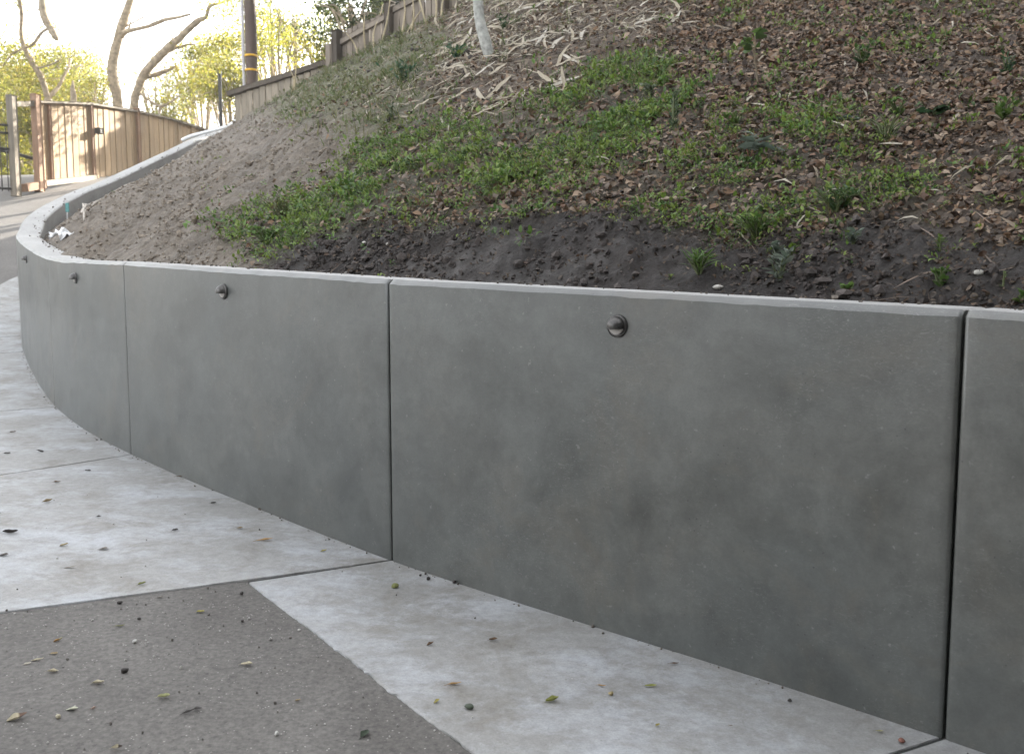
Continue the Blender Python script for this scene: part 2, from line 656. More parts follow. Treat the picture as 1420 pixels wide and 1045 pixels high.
# extended dividing line between hillside (inside) and driveway (outside)
ext0 = [PATH[0] + np.array([math.cos(a0 - .25) * q, math.sin(a0 - .25) * q, 0]) for q in (60, 20, 6)]
ext1 = [PATH[-1] + np.array(q) for q in ((.25, .9, 0), (.1, 4, 0), (-2, 24, 0), (-4, 90, 0))]
DIV = np.vstack([ext0, PATH[::4], PATH[-1:], ext1])[:, :2]


def signed(x, y):
    """distance to the dividing line, positive on the hillside; chunked"""
    q = np.stack([np.ravel(x), np.ravel(y)], 1)
    A, Bp = DIV[:-1], DIV[1:]
    E_ = Bp - A
    L2 = (E_ ** 2).sum(1) + 1e-12
    best = np.full(len(q), 1e9)
    sgn = np.zeros(len(q))
    for i in range(len(A)):
        dd = q - A[i]
        t = np.clip((dd @ E_[i]) / L2[i], 0, 1)
        dv = dd - t[:, None] * E_[i]
        d2 = (dv ** 2).sum(1)
        cr = E_[i, 1] * dd[:, 0] - E_[i, 0] * dd[:, 1]
        upd = d2 < best - 1e-12
        best = np.where(upd, d2, best)
        sgn = np.where(upd, np.sign(cr), sgn)
    return (np.sqrt(best) * np.where(sgn == 0, 1, sgn)).reshape(np.shape(x))


# ------------------------------------------------------------------ terrain heights
g = []
for i, nd in enumerate(nodes):
    hgt = H if i < 10 else H + .03 * (i - 9)
    p = nd.copy()
    g.append((p[0], p[1], p[2] - hgt))
for (u, v, d) in ((15, 390, 12.7), (15, 326, 15.2), (12, 281, 17.5), (0, 270, 18.2), (55, 262, 18.6), (135, 248, 19.8), (190, 240, 21.0)):
    g.append(tuple(un(u, v, d)))
base = np.array([g[3], g[4], g[5]])
tw = norm((base[2] - base[0])[:2])
slope = (base[2][2] - base[0][2]) / np.dot(base[2][:2] - base[0][:2], tw)
pw = np.array([-tw[1], tw[0]])
if pw[0] > 0:
    pw = -pw
for a_, b_ in ((-2, 1.2), (-2, 3), (0, 1.5), (0, 3), (2, 2.5), (2, 5), (-6, 3), (-6, 8), (0, 7), (4.5, 4)):
    q = base[1][:2] + tw * a_ + pw * b_
    g.append((q[0], q[1], base[1][2] + slope * a_ + .012 * b_))
zg = un(55, 262, 18.6)[2]
for q in ((-14, 20), (-14, 28), (-9, 28), (-16, 45), (-9, 45), (-9, 80), (-30, 45), (-40, 80), (-30, 25)):
    g.append((*q, zg + .35))
for q in ((-12, 12), (-20, 14)):
    g.append((*q, .95))
for q in ((-20, 0), (-30, -20), (0, -20), (20, -20), (-40, 5)):
    g.append((*q, -.2))
GROUND = TPS(g)

h = []
sq = np.concatenate([np.linspace(0, SN[7], 18), np.linspace(SN[7], S[-1], 14)[1:]])
drop = np.interp(sq, [0, SN[5], SN[6], SN[7], SN[9], SN[11], S[-1]], [.03, .03, .03, .05, .14, .22, .2])
pin = path_at(sq) + inward(sq) * (THICK + .03)
for p, dr in zip(pin, drop):
    h.append((p[0], p[1], p[2] - dr))


def col_pts(u, lst):
    for v, d in lst:
        h.append(tuple(un(u, v, d)))


col_pts(1420, [(300, 3.08), (200, 3.75), (100, 4.8), (0, 6.65), (-100, 10.8)])
col_pts(1210, [(300, 3.4), (200, 4.1), (100, 5.25), (0, 7.3), (-100, 11.8)])
col_pts(1000, [(300, 3.70), (200, 4.5), (100, 5.75), (0, 7.95), (-100, 12.9)])
col_pts(830, [(300, 4.0), (200, 4.95), (100, 6.4), (0, 9.3)])
col_pts(672, [(300, 4.35), (200, 5.46), (100, 7.32), (75, 8.0), (0, 12.4)])
col_pts(560, [(300, 4.75), (200, 6.2), (100, 9.2), (46, 13.6)])
col_pts(450, [(340, 4.71), (300, 5.23), (200, 7.23), (150, 8.9), (96, 15.5)])
col_pts(385, [(300, 5.7), (200, 8.9), (138, 15.2)])
col_pts(325, [(300, 6.45), (250, 8.4), (200, 12.2), (173, 16.6)])
col_pts(260, [(300, 7.0), (250, 9.9), (225, 12.5)])
col_pts(200, [(340, 6.4), (300, 7.9), (270, 9.7), (250, 11.6)])
col_pts(110, [(335, 7.6), (300, 9.8)])
h.append(tuple(un(640, 8, 13.8)))
h.append(tuple(un(503, 73, 15.0)))
# behind the fences and up the slope out of the picture
for q in ((-4.6, 20, 4.5), (-5, 26, 3.2), (-7, 40, 3), (-8, 80, 3), (0, 20, 6.8), (0, 30, 8), (0, 60, 9), (4, 14, 7.2), (8, 8, 7.0), (8, 14, 9.5),
          (10, 20, 12), (14, 14, 11.5), (20, 30, 16), (12, 3, 6.0), (20, 6, 10), (30, 20, 17), (40, 60, 18), (10, 60, 12), (40, 0, 14), (12, -2, 2.2), (30, -8, 5)):
    h.append(q)
HILL = TPS(h, .002)


def ground_hit(u, v, surf, dmin=1.2, dmax=30):
    """where the sight line through a picture point meets a surface"""
    ds = np.linspace(dmin, dmax, 3000)
    R = ray(u, v)
    z = Z0 + R[2] * ds
    zz = surf(R[0] * ds, ds)
    if surf is HILL:
        zz = np.where(signed(R[0] * ds, ds) > THICK + .02, zz, -50)
    idx = np.nonzero(z < zz)[0]
    i = idx[0] if len(idx) else len(ds) - 1
    if surf is HILL and (not len(idx) or ds[i] > 19):
        gap_ = np.where((zz > -40) & (ds < 15), z - zz, 99)
        i = int(np.argmin(gap_))
        return np.array([R[0] * ds[i], ds[i], zz[i]])
    d = ds[i]
    if 0 < i:
        a_, b_ = z[i - 1] - zz[i - 1], z[i] - zz[i]
        if len(idx):
            d = ds[i - 1] + (ds[i] - ds[i - 1]) * a_ / (a_ - b_ + 1e-12)
    return np.array([R[0] * d, d, float(surf(np.array([R[0] * d]), np.array([d]))[0])])


def hill_hit(u, v):
    return ground_hit(u, v, HILL, 2.0)


def grid_axis(fine0, fine1, step, lo, hi, grow=1.25, top=4.0):
    a = list(np.arange(fine0, fine1, step))
    st = step
    x = a[-1]
    while x < hi:
        st = min(st * grow, top)
        x += st
        a.append(x)
    st = step
    x = a[0]
    b = []
    while x > lo:
        st = min(st * grow, top)
        x -= st
        b.append(x)
    return np.array(b[::-1] + a)


def sheet(name, X, Y, Z, keep, m, col=None, **props):
    ny, nx = X.shape
    V = np.stack([X, Y, Z], -1).reshape(-1, 3)
    idx = np.arange(ny * nx).reshape(ny, nx)
    Q = np.stack([idx[:-1, :-1], idx[:-1, 1:], idx[1:, 1:], idx[1:, :-1]], -1).reshape(-1, 4)
    kk = keep.reshape(-1)
    Q = Q[kk[Q].any(1)]
    used = np.unique(Q)
    rem = np.full(len(V), -1)
    rem[used] = np.arange(len(used))
    return fast_mesh(name, V[used], rem[Q], m, smooth=True, col=None if col is None else col.reshape(-1, 3)[used], **props)


# ------------------------------------------------------------------ STRUCTURE: driveway sheet
gx = grid_axis(-9, 6, .16, -120, 120, 1.22, 8)
gy = grid_axis(-1, 22, .16, -60, 160, 1.22, 8)
X, Y = np.meshgrid(gx, gy)
sd = signed(X, Y)
Z = GROUND(X, Y) + .004 * fbm(X * 1.2, Y * 1.2, 3)
sheet('driveway', X, Y, Z, sd < .12, M_ROAD, kind='structure', label='worn grey asphalt driveway climbing towards the gate')

# ------------------------------------------------------------------ STRUCTURE: hillside
hx = grid_axis(-6.3, 4.6, .034, -70, 110, 1.2, 5)
hy = grid_axis(1.6, 9.0, .028, -20, 130, 1.035, 5)
X, Y = np.meshgrid(hx, hy)
sd = signed(X, Y)
Zb = HILL(X, Y)
Zb = np.where(Zb > 17, 17 + 6 * np.tanh((Zb - 17) / 6), Zb)

ANCH = {
    'G': [(120, 320), (200, 300), (280, 240), (350, 200), (420, 190), (250, 340), (330, 260), (380, 160), (470, 185), (300, 350), (415, 240), (150, 300), (230, 270), (60, 320), (100, 350)],
    'M': [(420, 125), (480, 110), (540, 95), (450, 150), (600, 75), (560, 140), (520, 165), (400, 145)],
    'P': [(640, 60), (700, 60), (760, 40), (820, 30), (610, 100), (680, 110), (760, 90), (860, 50), (900, 20), (640, 140), (720, 130), (780, 0), (700, 10), (580, 170)],
    'W': [(345, 330), (380, 310), (450, 275), (520, 230), (580, 205), (650, 205), (720, 180), (800, 150), (880, 110), (700, 225), (620, 250), (560, 275), (780, 205), (850, 190), (900, 150), (490, 290)],
    'X': [(700, 275), (800, 250), (900, 225), (960, 180), (1000, 250), (1050, 290), (1100, 200), (1180, 265), (1080, 150), (900, 275), (1000, 200), (1160, 180), (620, 290), (950, 280), (1160, 180), (1250, 290), (1230, 230), (840, 215), (760, 260), (1010, 300), (1120, 310), (700, 300), (1280, 250), (930, 150)],
    'L': [(1000, 60), (1100, 40), (1200, 60), (1300, 100), (1400, 60), (1250, 180), (1350, 220), (1400, 270), (1400, 315), (1320, 300), (1360, 290), (1050, 100), (1150, 110), (960, 40), (1300, 20), (1000, 130), (1500, 150), (1500, 0)],
    'D': [(400, 362), (480, 350), (560, 350), (640, 330), (720, 330), (800, 370), (760, 345), (880, 360), (950, 340), (1000, 380), (1100, 400), (1150, 385), (860, 325), (600, 370), (700, 370)],
    'K': [(1200, 350), (1300, 350), (1250, 345), (1400, 365), (1100, 355), (1350, 400), (1200, 400), (1050, 350), (1500, 380)],
}
ZK = list(ANCH)


def zones(x, y, z, sig=32.0):
    sh = np.shape(x)
    x, y, z = np.ravel(x), np.ravel(y), np.ravel(z)
    pr = proj(np.stack([x, np.maximum(y, .5), z], 1))
    u = np.clip(pr[:, 0], -50, 1520) + 38 * fbm(x * 2.2, y * 2.2, 40, 3)
    v = np.clip(pr[:, 1], -40, 440) + 24 * fbm(x * 2.2, y * 2.2, 60, 3)
    Wt = np.zeros((len(ZK), len(u)))
    for i, k in enumerate(ZK):
        for (au, av) in ANCH[k]:
            Wt[i] += np.exp(-((u - au) ** 2 + (1.4 * (v - av)) ** 2) / (2 * sig ** 2))
    Wt += 1e-9
    Wt = Wt ** 1.5
    Wt /= Wt.sum(0)
    return {k: Wt[i].reshape(sh) for i, k in enumerate(ZK)}


near = (Y > 1) & (Y < 25) & (X > -8) & (X < 12)
zn = zones(X, Y, Zb)
bare = zn['G'] + zn['D'] + .7 * zn['K']
edge = np.clip((sd - THICK) / .25, 0, 1)
rough1 = fbm(X * 3.0, Y * 3.0, 1, 4)
lump = np.abs(fbm(X * 9.0, Y * 9.0, 2, 4))
clod = np.maximum(fbm(X * 16.0, Y * 16.0, 8, 3), 0)
rill = fbm(X * 7 + Y * 3, Y * 2.2 - X * 2.5, 21, 3)
Z = Zb + edge * (.035 * rough1 + (.020 + .05 * bare) * lump + .05 * (.35 + bare) * clod * (1 - .55 * zn['G'] - .35 * zn['D']) + .05 * (zn['D'] + zn['K']) * rill) - .012
cG, cD, cL, cM = (np.array(q) for q in ((.168, .140, .110), (.034, .028, .025), (.075, .054, .038), (.10, .095, .045)))
cK, cP, cW = np.array((.050, .043, .039)), np.array((.11, .082, .058)), np.array((.07, .062, .034))
colv = (zn['G'][..., None] * cG + zn['D'][..., None] * cD + zn['L'][..., None] * cL + zn['M'][..., None] * cM + zn['K'][..., None] * cK
        + zn['P'][..., None] * cP + zn['W'][..., None] * cW + zn['X'][..., None] * (cL * .5 + cW * .4))
grey = np.clip(fbm(X * 1.6, Y * 3.0, 31, 4) * 2.2 - .25, 0, 1)[..., None] * (zn['D'] + zn['K'])[..., None]
colv = colv * (1 - .5 * grey) + .5 * grey * np.array((.115, .105, .098))
colv = colv * (1 + .35 * fbm(X * 5, Y * 5, 77, 3))[..., None]
sheet('hillside', X, Y, Z, sd > .13, M_SOIL, col=np.clip(colv, .005, 1), kind='structure', label='steep bare and leafy soil bank rising behind the retaining wall')


def hill_z(x, y):
    """height with the medium bumps"""
    x = np.asarray(x, float)
    y = np.asarray(y, float)
    z = HILL(x, y)
    sd_ = signed(x, y)
    e = np.clip((sd_ - THICK) / .25, 0, 1)
    b = zones(x, y, z)
    br = b['G'] + b['D'] + .7 * b['K']
    return z + e * (.035 * fbm(x * 3.0, y * 3.0, 1, 4) + (.020 + .05 * br) * np.abs(fbm(x * 9.0, y * 9.0, 2, 4))
                    + .05 * (.35 + br) * np.maximum(fbm(x * 16.0, y * 16.0, 8, 3), 0) + .05 * (b['D'] + b['K']) * fbm(x * 7 + y * 3, y * 2.2 - x * 2.5, 21, 3)) - .012


def hill_n(x, y):
    e = .04
    zx = (HILL(x + e, y) - HILL(x - e, y)) / (2 * e)
    zy = (HILL(x, y + e) - HILL(x, y - e)) / (2 * e)
    return norm(np.stack([-zx, -zy, np.ones_like(zx)], -1))


# ------------------------------------------------------------------ STRUCTURE: concrete apron, slab by slab
apron = empty('concrete_apron', (0, 0, 0), label='pale concrete apron slabs along the foot of the wall', kind='structure')
FR = PATH[:, :2]


def line_wall(p, q):
    """where the straight line p-q meets the wall front: path parameter s"""
    d = norm((q - p)[:2])
    nrm = np.array([-d[1], d[0]])
    sgn = (FR - p[:2]) @ nrm
    al = (FR - p[:2]) @ d
    cand = np.nonzero(np.sign(sgn[:-1]) != np.sign(sgn[1:]))[0]
    if not len(cand):
        return S[np.argmin(np.abs(sgn))]
    cand = cand[np.argsort(np.abs(al[cand]))]
    i = cand[0]
    t = sgn[i] / (sgn[i] - sgn[i + 1])
    return S[i] + t * (S[i + 1] - S[i])


JL = []
for pa, pb in (((541, 779), (60, 844)), ((184, 631), (0, 660)), ((66, 566), (0, 571)), ((33.5, 488), (0, 490.5)), ((32, 466), (0, 468)), ((28.5, 421), (0, 423))):
    A_, B_ = ground_hit(*pa, GROUND), ground_hit(*pb, GROUND)
    s = line_wall(A_, B_)
    W0 = path_at(s)[:2]
    dr = norm((B_ - A_)[:2])
    JL.append((s, W0, dr))
e1, e2 = ground_hit(345, 808.5, GROUND), ground_hit(655, 1045, GROUND)
ed = norm((e2 - e1)[:2])
cA, cB = ground_hit(1312, 1027, GROUND), ground_hit(1255, 1045, GROUND)
sC = line_wall(cA, cB)
cd = norm((cB - cA)[:2])


def isect(p, d, q, e):
    A_ = np.array([[d[0], -e[0]], [d[1], -e[1]]])
    t = np.linalg.solve(A_, (q - p)[:2])
    return p[:2] + d * t[0]


eC = isect(e1[:2], ed, cA[:2], cd)
sE = SN[2]
wE = path_at(sE)[:2]
eE = isect(e1[:2], ed, wE, -inward(sE)[:2])


def slab(s0, s1, o0, o1, nx, ny, gap=.0035, ragged=0.0):
    """slab between the wall from s0 to s1 and outer corners o0, o1"""
    us = np.linspace(0, 1, nx + 1)
    gl = .0045 / max(.1, s1 - s0)
    us = gl + us * (1 - 2 * gl)
    vs = np.linspace(0, 1, ny + 1)
    wl = path_at(s0 + (s1 - s0) * us)[:, :2]
    wl = wl - inward(s0 + (s1 - s0) * us)[:, :2] * -.02
    ol = o0[None] + (o1 - o0)[None] * us[:, None]
    P = wl[None] * (1 - vs)[:, None, None] + ol[None] * vs[:, None, None]
    c = P.reshape(-1, 2).mean(0)
    # inset the rim: two rings, the outer one lower
    du = norm(P[:, -1] - P[:, 0])
    P[:, 0] += du * gap
    P[:, -1] -= du * gap
    Z_ = GROUND(P[..., 0], P[..., 1]) + .007 + .002 * fbm(P[..., 0] * 1.5, P[..., 1] * 1.5, 5)
    ny1, nx1 = P.shape[:2]
    V = np.concatenate([P, Z_[..., None]], -1).reshape(-1, 3)
    idx = np.arange(ny1 * nx1).reshape(ny1, nx1)
    Q = np.stack([idx[:-1, :-1], idx[:-1, 1:], idx[1:, 1:], idx[1:, :-1]], -1).reshape(-1, 4)
    rim = np.concatenate([idx[0, :], idx[1:, -1], idx[-1, -2::-1], idx[-2:0:-1, 0]])
    n0 = len(V)
    r1 = V[rim].copy()
    jig = .0018 * rng.normal(size=(len(rim), 1)) + .012 * fbm(V[rim][:, 0] * 7, V[rim][:, 1] * 7, 19, 3)[:, None] * ragged
    out = norm(r1[:, :2] - c) * (.0026 + jig)
    r1[:, :2] += out
    r1[:, 2] -= .004
    r2 = r1.copy()
    r2[:, 2] -= .09
    V = np.vstack([V, r1, r2])
    m_ = len(rim)
    i = np.arange(m_)
    j = (i + 1) % m_
    Q = np.vstack([Q, np.stack([rim[i], n0 + i, n0 + j, rim[j]], 1)[:, ::-1], np.stack([n0 + i, n0 + m_ + i, n0 + m_ + j, n0 + j], 1)[:, ::-1]])
    o = fast_mesh('slab', V, Q, M_SLAB, apron, smooth=False)
    return o


slab(sE, sC, eE, eC, 40, 14)
slab(sC, JL[0][0], eC, e1[:2], 120, 30, ragged=.5)
outer = [W0 + dr * 5.0 for s, W0, dr in JL]
# keep outer corners in order along the driveway
for i in range(len(JL) - 1):
    slab(JL[i][0], JL[i + 1][0], JL[i][1] + JL[i][2] * 5.0, JL[i + 1][1] + JL[i + 1][2] * 5.0, 50 if i == 0 else 30, 50)
oN = JL[-1][1] + JL[-1][2] * 1.0
slab(JL[-1][0], JL[-1][0] + 2.2, oN, np.array([-6.86, 14.0]), 24, 12)


def seam(p, q):
    n = 30
    t = np.linspace(0, 1, n)[:, None]
    c = p[None] * (1 - t) + q[None] * t
    d = norm(q - p)
    nn = np.array([-d[1], d[0]]) * .011
    zz = GROUND(c[:, 0], c[:, 1]) + .004
    V = np.vstack([np.column_stack([c + nn, zz]), np.column_stack([c - nn, zz])])
    fast_mesh('joint_filler', V, np.array([(i, i + 1, n + i + 1, n + i) for i in range(n - 1)])[:, ::-1], M_JOINT, apron)


seam(path_at(sC)[:2], eC)
seam(JL[0][1], e1[:2])
for s, W0, dr in JL[1:]:
    seam(W0, W0 + dr * 5.0)

# ------------------------------------------------------------------ the retaining wall
wall = empty('retaining_wall', tuple(path_at(SN[4]) - [0, 0, H]), 'long curved grey concrete retaining wall in cast panels below the soil bank', 'retaining wall')
wl_off = Vector(wall.location)


def wall_panel(s0, s1, gap=.0045, bev=.008):
    n = max(10, int((s1 - s0) / .035))
    ss = np.linspace(s0 + gap, s1 - gap, n + 1)
    ss = np.concatenate([[ss[0], ss[0] + .004, ss[0] + .011], ss[1:-1], [ss[-1] - .011, ss[-1] - .004, ss[-1]]])
    ins = np.zeros(len(ss))
    ins[0], ins[1], ins[-1], ins[-2] = bev, bev * .3, bev, bev * .3
    P, I = path_at(ss), inward(ss)
    zb = GROUND(P[:, 0], P[:, 1])
    rings = []
    wav = .0022 * fbm(ss * 2.2, ss * 0 + 3, 12)
    wz = .0018 * fbm(ss * 3.1, ss * 0 + 9, 13)
    ch = .020 + .003 * fbm(ss * 4, ss * 0 + 1, 14) + .0035 * fbm(ss * 16, ss * 0 + 5, 15, 3)

    def ring(off, z):
        q = P + I * (off + wav)[:, None]
        q[:, 2] = z
        rings.append(q)
    top = P[:, 2] + wz
    ring(ins, zb - .15)
    for f_ in (.0, .25, .5, .75, 1.0):
        z = (zb + .01) * (1 - f_) + (top - ch) * f_
        ring(ins, z)
    ring(ins + ch * 1.05, top - .0012 - ins * .5)
    ring(ins + ch * 1.05 + .002, top - ins * .5)
    ring(ins * 0 + THICK - .012, top - ins * .5)
    ring(ins * 0 + THICK, top - .012)
    ring(ins * 0 + THICK, top - .75)
    V = np.stack(rings, 0)
    k, m_ = V.shape[:2]
    idx = np.arange(k * m_).reshape(k, m_)
    Q = np.stack([idx[:-1, :-1], idx[1:, :-1], idx[1:, 1:], idx[:-1, 1:]], -1).reshape(-1, 4)
    V = V.reshape(-1, 3) - np.array(wl_off)
    Fs = [tuple(int(i) for i in q) for q in Q]
    Fs.append(tuple(int(i) for i in idx[:, 0]))
    Fs.append(tuple(int(i) for i in idx[::-1, -1]))
    o = mesh_obj('wall_panel', V, Fs, M_WALL, wall)
    o.data.materials.append(M_CAP)
    mi = np.zeros(len(Fs), np.int32)
    mi[6 * (m_ - 1):(k - 1) * (m_ - 1)] = 1      # the cap and the back were left as raw concrete
    o.data.polygons.foreach_set('material_index', mi)
    o.data.set_sharp_from_angle(angle=math.radians(40))
    return o


J = [SN[0], SN[1], SN[2], SN[3], SN[4], SN[5], SN[6], SN[7] - .05, SN[9], SN[9] + 2.1, SN[9] + 4.2, S[-1] + .0]
J = [j for j in J if j <= S[-1] + 1e-6]
for i in range(len(J) - 1):
    gp = .0042 if i <= 3 else (.0028 if i == 4 else .0012)
    wall_panel(J[i], J[i + 1], gp, .008 if i <= 3 else (.006 if i == 4 else .003))
for j in J[1:-1]:
    p, t, n_ = path_at(j), path_tan(j), inward(j)
    zb = float(GROUND(p[:1], p[1:2])[0])
    c = p + n_ * (THICK * .55) - np.array([0, 0, 1]) * 0
    c[2] = (p[2] - .022 + zb - .1) / 2
    box('joint_filler', c - np.array(wl_off), t * .012, n_ * (THICK * .42), (0, 0, (p[2] - .022 - zb + .1) / 2), M_JOINT, wall)

# ------------------------------------------------------------------ hooded step lights on the wall
def make_light():
    r = .0375
    root = empty('wall_light')
    # local frame: x along the wall, y out of the wall, z up
    prof = [(0, 0), (r, 0), (r, .006), (r * .96, .0085), (r * .86, .010), (r * .82, .0088), (0, .0088)]
    V, Fs = [], []
    ns = 32
    for rad, y in prof[1:-1]:
        for k_ in range(ns):
            th = 2 * math.pi * k_ / ns
            V.append((rad * math.cos(th), y, rad * math.sin(th)))
    m_ = len(prof) - 2
    for i in range(m_ - 1):
        for k_ in range(ns):
            k2 = (k_ + 1) % ns
            Fs.append((i * ns + k_, (i + 1) * ns + k_, (i + 1) * ns + k2, i * ns + k2))
    Fs.append(tuple((m_ - 1) * ns + k_ for k_ in range(ns))[::-1])
    p = mesh_obj('backplate', V, Fs, M_BRONZE, root)
    p.data.set_sharp_from_angle(angle=math.radians(50))
    # hood: bulging shell above a level cut a little below centre, thickness closed
    rh = r * .84
    zc = -.30 * rh
    V, Fs = [], []
    na, nb_ = 24, 10
    th0 = math.asin(zc / rh)
    ths = np.linspace(th0, math.pi - th0, na + 1)

    def shell(sc, depth):
        rows = []
        for b in range(nb_ + 1):
            z = zc + (rh * sc * .999 - zc) * math.sin(b / nb_ * math.pi / 2)
            hw = math.sqrt(max(1e-9, (rh * sc) ** 2 - z * z))
            rows.append([(hw * math.cos(th), .0086 + depth * (hw / rh) * math.sin(th), z) for th in np.linspace(0, math.pi, na + 1)])
        return rows
    for sc, depth in ((1, .034), (.9, .030)):
        o = len(V)
        rows = shell(sc, depth)
        for row in rows:
            V += row
        for b in range(nb_):
            for a in range(na):
                q = (o + b * (na + 1) + a, o + b * (na + 1) + a + 1, o + (b + 1) * (na + 1) + a + 1, o + (b + 1) * (na + 1) + a)
                Fs.append(q)
    o2 = (nb_ + 1) * (na + 1)
    for a in range(na):
        Fs.append((a, a + 1, o2 + a + 1, o2 + a))
    hd = mesh_obj('hood', V, Fs, M_BRONZE, root)
    hd.data.set_sharp_from_angle(angle=math.radians(45))
    # lens: half disc set on the plate below the hood
    V, Fs = [], []
    rl = r * .76
    ring_ = [(rl * math.cos(t_), rl * math.sin(t_)) for t_ in np.linspace(math.pi + .2, 2 * math.pi - .2, 16)] + [(rl * .97, zc * .4), (-rl * .97, zc * .4)]
    n1 = len(ring_)
    V = [(x, .0089, z) for x, z in ring_] + [(x * .95, .0125, z * .95) for x, z in ring_]
    for i in range(n1):
        j = (i + 1) % n1
        Fs.append((i, j, n1 + j, n1 + i))
    Fs.append(tuple(range(n1, 2 * n1)))
    mesh_obj('lens', V, Fs, M_LENS, root, smooth=False)
    return root


def copy_tree(o):
    c = o.copy()
    COL.objects.link(c)
    for ch in o.children:
        d = ch.copy()
        COL.objects.link(d)
        d.parent = c
        for g2 in ch.children:
            e_ = g2.copy()
            COL.objects.link(e_)
            e_.parent = d
    return c


pu = proj(PATH)[:, 0]
LIGHTS = [(849, 'bronze hooded step light on the widest panel, nearest the camera'),
          (311, 'bronze hooded step light on the second panel, above the narrowing apron'),
          (104.5, 'bronze hooded step light seen side on beyond the faintest wall joint'),
          (37, 'smallest bronze step light, at the far left bend of the wall')]
light0 = make_light()
upto = NODE_I[7]
for i, (u, lab) in enumerate(LIGHTS):
    o = light0 if i == 0 else copy_tree(light0)
    k_ = np.arange(0, upto)
    j = k_[np.argmin(np.abs(pu[:upto] - u))]
    s = S[j]
    p, n_ = path_at(s), inward(s)
    o.location = Vector(p + n_ * (-.001) - np.array([0, 0, .112 if i < 2 else .118]))
    o.rotation_euler = (0, 0, math.atan2(n_[0], -n_[1]))
    # local +y must point out of the wall (-n)
    o.rotation_euler = (0, 0, math.atan2(-n_[1], -n_[0]) - math.pi / 2)
    setp(o, lab, 'wall light', 'step lights set along the wall')
#SPLIT
# ------------------------------------------------------------------ the board gate across the top of the driveway
G0, GD = np.array([-9.4, 17.5]), norm(np.array([.3, .954]))


def gate_t(u):
    r0 = ray(u, 300)[0]
    return (G0[0] - r0 * G0[1]) / (r0 * GD[1] - GD[0])


def gate_pt(u, v):
    t = gate_t(u)
    q = G0 + GD * t
    return np.array([q[0], q[1], ray(u, v)[2] * q[1] + Z0])


def lerp(u, tab):
    return float(np.interp(u, [a for a, b in tab], [b for a, b in tab]))


TOPV = [(55, 143), (90, 142), (135, 146), (195, 156), (240, 166), (290, 182)]
BOTV = [(50, 262), (135, 247), (195, 238), (290, 226)]
g3 = np.array([GD[0], GD[1], 0])
gn = np.array([GD[1], -GD[0], 0])           # faces the driveway


def seg(name, A, B, hw, hh, m, parent, off=(0, 0, 0), bev=.006, **props):
    """a beam from A to B: hw half depth along gn, hh half height"""
    A, B = np.array(A, float), np.array(B, float)
    d = B - A
    n_ = norm(np.cross(d, (0, 0, 1)))
    up = norm(np.cross(n_, d))
    o0 = np.array(parent.location) if parent else np.zeros(3)
    return box(name, (A + B) / 2 + np.array(off) - o0, d / 2, n_ * hw, up * hh, m, parent, bev, **props)


def board_run(parent, u0, u1, wid, m, topv, botv, thick=.011, off=0.0):
    t0, t1 = gate_t(u0), gate_t(u1)
    n = max(1, int(round((t1 - t0) / wid)))
    o0 = np.array(parent.location)
    for i in range(n):
        ta, tb = t0 + (t1 - t0) * i / n, t0 + (t1 - t0) * (i + 1) / n
        tm = (ta + tb) / 2
        q = G0 + GD * tm
        um = 710 + F * q[0] / q[1] * (cp) if False else float(proj(np.array([[q[0], q[1], 3.2]]))[0, 0])
        zt = ray(um, lerp(um, topv))[2] * q[1] + Z0 + random.uniform(-.006, .006)
        zb = ray(um, lerp(um, botv))[2] * q[1] + Z0 + random.uniform(0, .015)
        c = np.array([q[0], q[1], (zt + zb) / 2]) + gn * (off + random.uniform(-.009, .009))
        box('board', c - o0, g3 * ((tb - ta) / 2 - random.uniform(.003, .007)), gn * thick, (0, 0, (zt - zb) / 2), m, parent, .004)


gate = empty('driveway_gate', tuple(gate_pt(95, 255)), 'sunlit golden brown board gate with latch box across the top of the driveway', 'gate')
board_run(gate, 59, 130, .165, M_GATE, TOPV, [(u, v - 6) for u, v in BOTV])
board_run(gate, 133, 193, .165, M_GATE, TOPV, BOTV)
go = np.array(gate.location)


def gpost(u, vt, vb, wd, m, parent, name='post', dep=None):
    a, b = gate_pt(u, vt), gate_pt(u, vb)
    zb = min(b[2], a[2]) - .05
    box(name, np.array([a[0], a[1], (a[2] + zb) / 2]) + gn * .02 - np.array(parent.location), g3 * wd / 2, gn * (dep or wd) / 2, (0, 0, (a[2] - zb) / 2), m, parent, .012)


gpost(131.5, 146, 247, .06, M_GPOST, gate)
gpost(194.5, 150, 240, .08, M_GPOST, gate)
gpost(73, 146, 252, .04, M_GPOST, gate, 'batten', .07)
for ua, ub in ((57, 132), (132, 195)):
    A_, B_ = gate_pt(ua, lerp(ua, TOPV)), gate_pt(ub, lerp(ub, TOPV))
    seg('cap_rail', A_, B_, .05, .022, M_GRAYW, gate, off=gn * .012 + np.array([0, 0, .026]))
A_, B_ = gate_pt(63, 254), gate_pt(134, 246)
seg('bottom_rail', A_, B_, .025, .055, M_FENCE, gate, off=gn * .04)
seg('mid_rail', gate_pt(62, 226), gate_pt(130, 216), .018, .04, M_GATE, gate, off=gn * -.035)

lp = gate_pt(136.5, 182) + gn * .10
box('latch_box', lp - go, g3 * .048, gn * .07, (0, 0, .05), M_IRON, gate, .012)
tube('latch_arm', [gate_pt(133, 182) - go + gn * .02, lp - go], .02, M_IRON, gate)

fen = empty('stepped_board_fence', tuple(gate_pt(240, 226)), 'shaded brown board fence sloping down to the right of the driveway gate', 'fence')
board_run(fen, 197, 292, .17, M_GATE, TOPV, BOTV)
for ua, ub in ((197, 240), (240, 290)):
    seg('cap_rail', gate_pt(ua, lerp(ua, TOPV)), gate_pt(ub, lerp(ub, TOPV)), .045, .02, M_GRAYW, fen, off=gn * .01 + np.array([0, 0, .024]))

